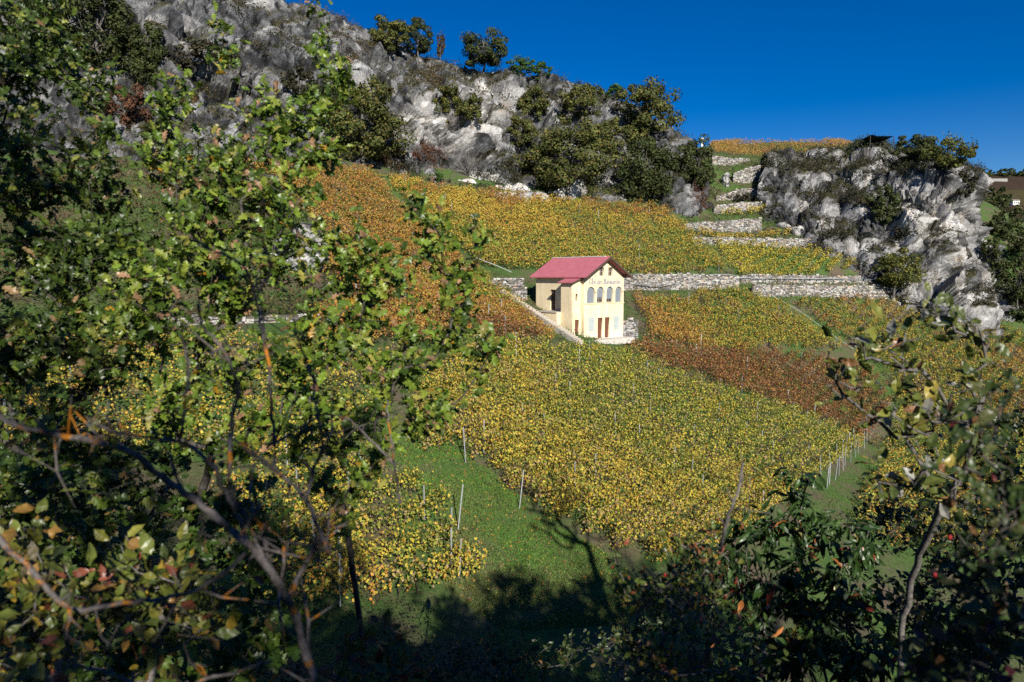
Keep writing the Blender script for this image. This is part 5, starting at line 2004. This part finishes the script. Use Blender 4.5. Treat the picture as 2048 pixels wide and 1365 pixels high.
plant('oak_sapling', 'dark oak thicket low on the left behind the lichen covered branches', 'tree', foot(330, 4.6),
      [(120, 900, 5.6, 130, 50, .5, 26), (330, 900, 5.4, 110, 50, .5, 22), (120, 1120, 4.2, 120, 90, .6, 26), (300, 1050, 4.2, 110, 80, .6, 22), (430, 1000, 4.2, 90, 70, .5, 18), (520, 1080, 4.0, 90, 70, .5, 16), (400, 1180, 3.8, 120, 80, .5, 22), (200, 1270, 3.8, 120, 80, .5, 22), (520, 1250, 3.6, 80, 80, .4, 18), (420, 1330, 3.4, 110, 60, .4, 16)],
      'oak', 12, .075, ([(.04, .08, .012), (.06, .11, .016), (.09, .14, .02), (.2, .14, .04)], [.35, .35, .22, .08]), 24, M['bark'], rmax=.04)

# shrub with round yellowing leaves at lower left
YL = ([(.14, .17, .03), (.2, .2, .035), (.09, .12, .03), (.30, .17, .04), (.28, .09, .05), (.34, .24, .03), (.12, .1, .05)], [.28, .2, .2, .1, .07, .06, .09])
plant('dogwood_shrub', 'dogwood shrub with yellowing oval leaves in the lower left corner', 'shrub', foot(150, 2.6),
      [(60, 1080, 2.6, 70, 50, .3, 14), (90, 1180, 2.4, 80, 70, .3, 18), (60, 1290, 2.2, 80, 70, .3, 18), (240, 1130, 2.6, 70, 60, .3, 14), (330, 1150, 2.6, 60, 60, .3, 12), (420, 1210, 2.6, 70, 60, .3, 12), (300, 1280, 2.4, 70, 60, .3, 8), (200, 1200, 2.5, 60, 60, .3, 10), (20, 1350, 2.0, 70, 40, .3, 8)],
      'oval', 8, .06, YL, 31, M['bark_grey'], rmax=.018, solo=260, seg=.07)
plant('dogwood_shrub', 'small dogwood sprig with red and yellow leaves at the bottom edge', 'shrub', foot(760, 2.9),
      [(740, 1290, 2.9, 60, 45, .2, 14), (700, 1340, 2.8, 50, 40, .2, 10), (800, 1330, 2.9, 50, 40, .2, 9), (850, 1240, 3.0, 10, 14, .1, 3)],
      'oval', 4.5, .06, ([(.1, .12, .03), (.14, .13, .04), (.2, .1, .05), (.22, .05, .04)], [.4, .3, .2, .1]), 32, M['bark_grey'], rmax=.012, solo=160, seg=.07)

# whitebeam-like shrub at the right with pale leaf backs
WBL = ([(.13, .16, .03), (.2, .21, .04), (.08, .11, .025), (.32, .32, .28), (.30, .24, .05), (.24, .12, .05)], [.3, .24, .22, .09, .1, .05])
plant('whitebeam_shrub', 'bare limbed whitebeam shrub with a few pale backed leaves at right', 'shrub', foot(1895, 3.6),
      [(1690, 760, 3.5, 40, 40, .2, 15), (1720, 690, 3.6, 40, 40, .2, 10), (1790, 680, 3.6, 50, 50, .25, 17), (1860, 640, 3.7, 40, 40, .25, 13), (1910, 640, 3.7, 40, 40, .25, 15), (1950, 680, 3.6, 40, 40, .25, 11), (1830, 760, 3.5, 50, 50, .25, 17), (1850, 850, 3.4, 70, 50, .25, 20), (1930, 800, 3.4, 50, 60, .25, 17), (1770, 830, 3.4, 40, 40, .2, 11), (1780, 960, 3.3, 50, 40, .2, 10), (1900, 960, 3.3, 70, 60, .3, 17)],
      'oval', 1.9, .08, WBL, 41, M['bark_grey'], rtip=.0032, expo=.36, rmax=.02, solo=300, seg=.1, jit=.14)

# young cherry tree with hanging leaves
CHL = ([(.03, .065, .015), (.045, .09, .02), (.065, .12, .028), (.32, .12, .03), (.3, .06, .03), (.2, .17, .04)], [.36, .34, .2, .05, .02, .03])
plant('cherry_tree', 'cherry tree with long drooping dark green leaves below the right shrub', 'tree', foot(1580, 6.4),
      [(1600, 970, 6.6, 40, 40, .4, 12), (1480, 1060, 6.4, 60, 60, .4, 20), (1590, 1060, 6.4, 80, 70, .5, 30), (1700, 1060, 6.2, 60, 60, .5, 20), (1540, 1170, 6.2, 90, 70, .5, 30), (1660, 1180, 6.0, 90, 70, .5, 30), (1600, 1290, 5.8, 110, 70, .5, 28), (1740, 1280, 5.6, 90, 80, .5, 24), (1420, 1120, 6.2, 40, 40, .3, 8), (1500, 1300, 5.8, 80, 60, .5, 16)],
      'lance', 9, .14, CHL, 51, M['bark_grey'], rmax=.05, droop=.35, hang=.9, solo=300)

# wild rose with autumn leaves and hips
RSL = ([(.1, .14, .025), (.17, .18, .03), (.3, .2, .03), (.06, .09, .02), (.28, .08, .04), (.25, .14, .06)], [.3, .2, .1, .24, .08, .08])
rose = plant('wild_rose', 'wild rose bush with small autumn leaves and red hips at lower right', 'shrub', foot(1390, 3.2),
             [(1380, 1090, 3.4, 60, 50, .3, 12), (1420, 1160, 3.2, 70, 60, .3, 16), (1340, 1180, 3.3, 60, 60, .3, 14), (1400, 1260, 3.0, 90, 60, .3, 18), (1270, 1180, 3.5, 40, 60, .3, 8), (1300, 1290, 3.2, 60, 50, .3, 10), (1480, 1310, 2.8, 80, 60, .3, 14), (1240, 1090, 3.6, 20, 40, .2, 3), (1350, 1340, 2.9, 80, 40, .3, 10)],
             'oval', 7, .042, RSL, 61, M['bark_grey'], thick=1.5, rtip=.002, rmax=.014, solo=300, seg=.06, jit=.12)


def hip_mesh():
    th = np.linspace(0, math.pi, 7)
    ph = np.linspace(0, 2 * math.pi, 8, endpoint=False)
    T, PH = np.meshgrid(th, ph, indexing='ij')
    S = np.stack([np.sin(T) * np.cos(PH) * .8, np.sin(T) * np.sin(PH) * .8, np.cos(T) * 1.1], -1).reshape(-1, 3)
    ii = np.arange(56).reshape(7, 8)
    jj = np.roll(ii, -1, 1)
    return mesh_np('hip', S, np.stack([ii[:-1], ii[1:], jj[1:], jj[:-1]], -1).reshape(-1, 4), flat('hip_red', (.4, .02, .03), .3, .5), smooth=True)


HIP = hip_mesh()
for u, v in ((1243, 1195), (1268, 1208), (1285, 1242), (1248, 1281), (1225, 1135), (1300, 1260), (1330, 1150), (1395, 1110), (1420, 1240), (1380, 1290), (1450, 1195), (1500, 1250)):
    p = at(u, v, 3.0 + random.uniform(-.2, .4))
    o = obj('hip', HIP, rose, Vector(p) - rose.location)
    o.scale = (.008, .008, .008)

# dark shrub close to the lens at the right edge
near = plant('hawthorn_shrub', 'dark out of focus hawthorn close to the lens along the right edge', 'shrub', foot(2010, 1.9),
             [(1975, 760, 1.9, 30, 60, .15, 4), (1960, 900, 1.8, 40, 70, .2, 8), (2020, 1000, 1.7, 50, 90, .2, 14), (1950, 1120, 1.7, 70, 70, .2, 14), (2010, 1240, 1.6, 70, 80, .2, 18), (1900, 1260, 1.7, 70, 70, .2, 14), (1840, 1330, 1.7, 70, 50, .2, 10), (2010, 760, 1.9, 30, 60, .15, 4), (1960, 1340, 1.5, 70, 40, .2, 10)],
             'oval', 4.5, .038, ([(.03, .05, .012), (.05, .08, .02), (.09, .1, .03), (.16, .08, .03), (.16, .03, .03)], [.4, .32, .18, .08, .02]), 71, M['bark'], thick=1.9, rtip=.0014, rmax=.012, solo=200, seg=.05, jit=.14)
for u, v in ((1900, 1075), (1790, 1320), (1985, 1350), (2030, 1010), (1870, 1150)):
    o = obj('hip', HIP, near, Vector(at(u, v, 1.65)) - near.location)
    o.scale = (.0055, .0055, .0055)
plant('hazel_bush', 'leafy dark bush at the right edge below the far vine rows', 'shrub', foot(2000, 7.5),
      [(1880, 960, 7.8, 70, 50, .5, 22), (1790, 1000, 7.6, 50, 40, .5, 12), (2030, 830, 7.8, 40, 60, .5, 16), (2000, 920, 7.6, 60, 70, .6, 26), (1900, 1080, 7.2, 90, 80, .6, 30), (2030, 1100, 7.0, 90, 100, .6, 34), (1840, 1200, 6.6, 90, 70, .6, 28), (1960, 1280, 6.2, 110, 80, .6, 36), (2060, 1000, 7.5, 50, 100, .6, 20), (1820, 1040, 7.2, 60, 50, .5, 14)],
      'oval', 8, .085, ([(.03, .055, .014), (.05, .085, .02), (.08, .11, .03), (.16, .12, .03)], [.4, .35, .18, .07]), 72, M['bark_grey'], rmax=.05, solo=200)

DKB = ([(.03, .05, .014), (.045, .075, .018), (.07, .095, .025), (.14, .11, .03), (.2, .1, .04)], [.4, .32, .16, .08, .04])
plant('privet_bush', 'dense dark bush filling the gap below the sunlit vines', 'shrub', foot(1380, 8.0),
      [(1300, 1190, 8.4, 70, 50, .6, 26), (1400, 1150, 8.4, 70, 50, .6, 26), (1350, 1280, 7.6, 110, 60, .6, 34), (1240, 1290, 7.6, 60, 50, .5, 16), (1480, 1230, 8.0, 80, 60, .6, 26), (1380, 1350, 7.0, 130, 40, .6, 28), (1480, 1130, 8.6, 50, 40, .5, 14)],
      'oval', 8, .07, DKB, 81, M['bark_grey'], rmax=.04, solo=220)
plant('privet_bush', 'dark bush under the grass path beside the cherry tree', 'shrub', foot(1790, 9.5),
      [(1760, 1040, 9.8, 60, 50, .6, 24), (1830, 1000, 9.8, 60, 50, .6, 22), (1720, 1120, 9.4, 80, 60, .6, 28), (1840, 1110, 9.2, 80, 70, .6, 30), (1920, 1020, 9.6, 70, 60, .6, 24), (1780, 1220, 8.6, 110, 70, .7, 34), (1650, 1240, 8.6, 70, 60, .6, 20), (1900, 1200, 8.6, 90, 80, .7, 28)],
      'oval', 8, .08, DKB, 82, M['bark_grey'], rmax=.04, solo=220)
plant('bramble_bush', 'low dark brambles along the bottom edge in deep shade', 'shrub', foot(1000, 6.2),
      [(960, 1300, 6.4, 80, 40, .6, 18), (1080, 1310, 6.4, 90, 40, .6, 20), (1180, 1290, 6.6, 70, 50, .6, 18), (1000, 1370, 5.6, 140, 30, .5, 20), (860, 1330, 6.2, 70, 50, .6, 16)],
      'oval', 7, .06, DKB, 83, M['bark'], rmax=.02, solo=150)

# leafless lichen covered branches close to the lens, lower left
LB = empty('lichen_covered_shrub', at(610, 1330, 1.75) + np.array([0, 0, -.9]))
tag(LB, 'leafless shrub with orange lichen on its branches close to the lens', 'shrub')
LINES = [
    ([(640, 1420), (605, 1270), (575, 1200), (545, 1150), (480, 1075), (400, 1010), (330, 960), (260, 905), (170, 880), (100, 868), (20, 845), (-60, 800)], 30, 15, 1.7),
    ([(500, 1090), (470, 1020), (440, 960), (410, 915), (360, 885), (270, 870), (225, 862), (195, 850)], 16, 9, 1.68),
    ([(360, 885), (366, 850), (372, 790), (378, 740), (368, 690), (350, 655)], 11, 6, 1.7),
    ([(470, 1020), (458, 960), (460, 900), (468, 830), (476, 770), (455, 715), (430, 680), (405, 650), (395, 610)], 15, 8, 1.72),
    ([(660, 1110), (641, 1069), (612, 999), (550, 941), (497, 900), (470, 880)], 17, 9, 1.85),
    ([(575, 1200), (600, 1150), (641, 1069)], 18, 16, 1.8),
    ([(612, 999), (629, 932), (645, 903), (637, 841), (629, 800), (622, 746), (600, 690), (585, 636)], 12, 6, 1.86),
    ([(550, 941), (548, 860), (542, 790), (537, 720), (520, 640), (512, 600), (490, 537), (450, 512), (388, 479)], 13, 7, 1.84),
    ([(512, 600), (540, 530), (520, 470), (505, 430)], 8, 4, 1.84),
    ([(-40, 1040), (60, 1140), (140, 1215), (260, 1205), (340, 1195), (420, 1165), (490, 1110)], 19, 12, 1.6),
    ([(140, 1215), (135, 1280), (140, 1330), (200, 1340), (270, 1365)], 13, 11, 1.58),
    ([(330, 1420), (400, 1362), (470, 1345), (545, 1320)], 14, 8, 1.6),
    ([(140, 1330), (100, 1355)], 9, 6, 1.58),
    ([(260, 905), (235, 880), (215, 840), (218, 800)], 8, 4, 1.7),
    ([(100, 868), (50, 820), (45, 790)], 9, 5, 1.68),
    ([(545, 1150), (520, 1060), (500, 990), (505, 940), (512, 905)], 12, 6, 1.72),
    ([(645, 903), (665, 860), (662, 820), (668, 780)], 7, 4, 1.88),
    ([(480, 1075), (520, 1010), (535, 960)], 10, 5, 1.66),
    ([(660, 1110), (610, 1090), (560, 1085)], 9, 5, 1.84),
    ([(790, 930), (740, 880), (700, 840), (660, 830)], 10, 5, 2.6),
    ([(800, 1010), (790, 930), (780, 860), (775, 800)], 9, 5, 2.6),
    ([(1440, 1100), (1455, 1040), (1475, 980), (1487, 925)], 13, 7, 2.2),
]
o_ = np.array(LB.location)
for li, (pts, w0_, w1_, d) in enumerate(LINES):
    q = catmull(np.array(pts, float), len(pts) * 4)
    n = len(q)
    P = np.array([at(a, b, d + .05 * math.sin(i * .35 + li)) for i, (a, b) in enumerate(q)])
    P += np.random.default_rng(li).normal(0, .0022, P.shape)
    r = np.linspace(w0_, w1_, n) * d / FPX / 2 * .64 * (1 + .16 * np.sin(np.arange(n) * 2.3 + li))
    w = MB()
    w.tube(P - o_, r, 7)
    rg = np.random.default_rng(li + 50)
    for k in range(n // 2):                     # spurs and side twigs
        i = rg.integers(1, n - 1)
        s = P[i] - o_
        L_ = rg.choice([.03, .05, .12, .2], p=[.35, .3, .25, .1])
        e = s + unit(rg.normal(0, 1, 3) * [1, .4, 1] + [0, 0, .5]) * L_
        m_ = (s + e) / 2 + rg.normal(0, .06 * L_, 3)
        w.tube([s, m_, e], [r[i] * .55, r[i] * .4, r[i] * .2], 4)
        if L_ > .1:
            e2 = m_ + unit(rg.normal(0, 1, 3) * [1, .4, 1] + [0, 0, .6]) * L_ * .5
            w.tube([m_, e2], [r[i] * .3, r[i] * .15], 4)
    if li < 19:
        w.build('branch', M['bark_lichen'], LB, True)
    elif li < 21:
        if li == 19:
            OB = empty('dead_branch', P[0])
            tag(OB, 'dead grey forked branch in front of the oak sapling', 'branch')
        w.V = [v_ + o_ - np.array(OB.location) for v_ in w.V]
        w.build('twig', M['bark_lichen'], OB, True)
    else:
        w.V = [v_ + o_ - P[0] for v_ in w.V]
        o2 = w.build('dead_sapling', M['bark_grey'], None, True)
        o2.location = P[0]
        tag(o2, 'single bleached dead stem standing in front of the yellow vines', 'stem')

# unseen bushes and trees, added outside the view to shade the foreground
SHADE_PLANTS = [(4.6, -1.6, 1.7, -.6, 'added shade bush beside the camera on the bank, just behind the view'), (7.4, .4, 2.0, -1.3, 'added shade bush on the bank at the right of the camera'),
       (9.6, 3.6, 2.2, -2.2, 'added shade bush down the bank, past the right edge of the view'), (12.5, 7.5, 2.6, -3.6, 'tall added shade bush low on the bank beyond the right edge of the view'),
       (2.6, -2.8, 1.3, -.25, 'small added shade bush behind the camera'), (9, -4.5, 2.6, 2.4, 'added shade bush on the hillside behind the camera'),
       (13, -5.5, 3.0, 3.2, 'oak on the hillside behind and right of the camera'), (17, -6, 3.2, 4.2, 'oak second from the camera along the hillside behind the view'),
       (21.5, -7, 3.4, 4.2, 'oak third from the camera along the hillside behind the view'), (15, -1.5, 2.4, -1.6, 'added shade bush on the steep bank far right of the camera'),
       (-12, 8.5, 3.0, .6, 'oak on the bank beyond the left edge of the view'), (-8.0, 3.0, 1.8, .6, 'oak beside the left edge of the view'),
       (-17, 13, 3.2, 1.5, 'oak further along the bank, left of the view'), (-8.5, -5, 2.7, 2.0, 'oak behind the camera on the left'),
       (-4.3, -5.5, 2.3, 2.3, 'oak behind the camera'), (.3, -5.4, 2.1, 2.6, 'small added shade oak straight behind the camera'), (2.2, -5.9, 1.1, 2.4, 'slim added shade oak second from the camera'), (-2.6, -6.4, 2.5, 5.8, 'tall oak added unseen behind the camera to shade the left'), (6.9, -5.6, 1.6, 1.9, 'slim added shade oak behind the camera on the right'),
       (26.5, -8, 3.4, 4.0, 'oak at the far end of the row behind the view')]
for i, (x, y, r, zc, lab) in enumerate(SHADE_PLANTS):
    p = np.array([x, y, float(gz(x, y))])
    (Vv, F, cc), cen = crown_np(r, r, r * .85, 50, 1000 if 'straight behind' in lab else 1300 if 'tall oak' in lab else 3800 if zc < .2 and r < 2.5 else 2400, .2 if 'behind' in lab else .2, DARK, 900 + i)
    t = empty('oak_tree' if 'oak' in lab else 'bush', p)
    tag(t, lab, 'tree' if 'oak' in lab else 'bush')
    obj('crown', mesh_np('crown', Vv + [0, 0, zc - p[2]], F, M['crown'], cc), t)
    limbs(cen + [0, 0, zc - p[2]], (0, 0, -.3), (0, 0, zc - p[2] + r * .3), .08, 16, 920 + i).build('trunk', M['bark'], t)

plant('ash_tree', 'thinly leaved ash on the bank just beyond the right edge of the view', 'tree', foot(2340, 9.2),
      [(2340, 150, 9.2, 150, 120, 1.1, 26), (2400, 330, 9.2, 240, 130, 1.3, 34), (2300, 480, 9.2, 170, 110, 1.2, 26), (2420, 620, 9.2, 250, 120, 1.3, 24)],
      'oval', 10, .15, DKB, 91, M['bark_grey'], rtip=.026, expo=.42, rmax=.2, seg=.3, jit=.08, solo=0)

# undergrowth on the bank under the camera
rgb = np.random.default_rng(9)
n = 5000
X = rgb.uniform(-16, 16, n)
Y = rgb.uniform(1.8, 24, n)
u, v, f = project(np.column_stack([X, Y, gz(X, Y)]))
k = (np.abs(X) < .85 * Y + 1.5) & (Y < 24.5 - .2 * X)
X, Y = X[k], Y[k]
n = len(X)
m = 11
hb = rgb.uniform(.2, 1.0, n) * np.clip((Y - 1) / 5, .25, 1)
B0 = np.column_stack([X, Y, gz(X, Y)])
C = np.repeat(B0, m, 0) + rgb.normal(0, .28, (n * m, 3))
C[:, 2] = np.repeat(B0[:, 2], m) + np.abs(rgb.normal(0, .5, n * m)) * np.repeat(hb, m)
cols = np.repeat(pick([(.025, .04, .014), (.04, .055, .018), (.06, .05, .03), (.1, .07, .03)], n, [.4, .3, .22, .08]), m, 0) * rgb.uniform(.7, 1.3, (n * m, 1))  # shade put into these very dark leaf colours to blacken the bank
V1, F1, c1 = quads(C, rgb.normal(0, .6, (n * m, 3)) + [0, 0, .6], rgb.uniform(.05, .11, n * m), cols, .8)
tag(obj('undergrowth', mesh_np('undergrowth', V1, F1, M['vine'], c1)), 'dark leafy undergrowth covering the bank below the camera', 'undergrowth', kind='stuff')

# rough scrub on the slope behind the oak
P = region_points([(-60, 340), (420, 335), (520, 360), (600, 430), (645, 480), (650, 600), (640, 640), (200, 625), (-60, 640)], 3200)
n, m = len(P), 9
sc = rgb.uniform(.5, 1.6, n) * (.3 + 1.3 * vnoise(P, 5, 4))
C = np.repeat(P, m, 0) + rgb.normal(0, .4, (n * m, 3)) * np.repeat(sc, m)[:, None]
C[:, 2] = np.repeat(P[:, 2], m) + np.abs(rgb.normal(0, .45, n * m)) * np.repeat(sc, m)
tone = np.where((vnoise(P, 7, 5) > .5)[:, None], pick(BROWN[0], n), pick(DARK[0], n))
V1, F1, c1 = quads(C, rgb.normal(0, .7, (n * m, 3)) + [0, -.3, .5], rgb.uniform(.12, .3, n * m), np.repeat(tone, m, 0) * rgb.uniform(.7, 1.4, (n * m, 1)), .7)
tag(obj('scrub', mesh_np('scrub', V1, F1, M['crown'], c1)), 'brown and green scrub on the slope behind the oak crown', 'scrub', kind='stuff')

def tufts(label, px, n, pal, size, hgt, seed):
    rg = np.random.default_rng(seed)
    P = region_points(px, n)
    n, m = len(P), 8
    sc = rg.uniform(.4, 1.5, n) * (.4 + vnoise(P, 3, seed))
    C = np.repeat(P, m, 0) + rg.normal(0, .25, (n * m, 3)) * np.repeat(sc, m)[:, None]
    C[:, 2] = np.repeat(P[:, 2], m) + np.abs(rg.normal(0, hgt, n * m)) * np.repeat(sc, m)
    tone = pick(pal[0], n, pal[1])
    V1, F1, c1 = quads(C, rg.normal(0, .7, (n * m, 3)) + [0, -.4, .4], size * rg.uniform(.6, 1.4, n * m), np.repeat(tone, m, 0) * rg.uniform(.7, 1.35, (n * m, 1)), .6)
    tag(obj('weeds', mesh_np('weeds', V1, F1, M['crown'], c1)), label, 'weeds', kind='stuff')


WEED = ([(.06, .10, .025), (.10, .13, .04), (.15, .12, .06), (.07, .055, .035), (.2, .16, .08)], [.3, .25, .2, .15, .1])
tufts('weeds and dry grass on the gully terraces', [(1362, 470), (1400, 492), (1630, 502), (1640, 450), (1535, 420), (1530, 335), (1500, 320), (1420, 312), (1440, 360), (1375, 430)], 2800, WEED, .2, .3, 3)
tufts('weeds along the double wall right of the house', [(1250, 586), (1500, 596), (1800, 602), (1790, 566), (1480, 549), (1250, 547)], 1900, WEED, .17, .22, 4)
tufts('rough grass around the house and stair', [(1000, 590), (1060, 640), (1130, 700), (1260, 712), (1300, 690), (1270, 610), (1250, 590), (1240, 560), (960, 545)], 1900, WEED, .14, .16, 5)
tufts('rough scrubby grass between vines and cliff foot', [(760, 352), (860, 372), (1000, 386), (1120, 396), (1260, 408), (1345, 420), (1345, 412), (1260, 398), (1120, 384), (1000, 372), (860, 356), (780, 340)], 450, HEATH, .25, .35, 6)

tufts('taller weeds and dry tufts in the grass alley', ALLEY, 900, WEED, .085, .1, 8)

print('tris', sum(len(o.data.loops) - 2 * len(o.data.polygons) for o in SC.objects if o.type == 'MESH'), 'unique', sum(len(me.loops) - 2 * len(me.polygons) for me in bpy.data.meshes))
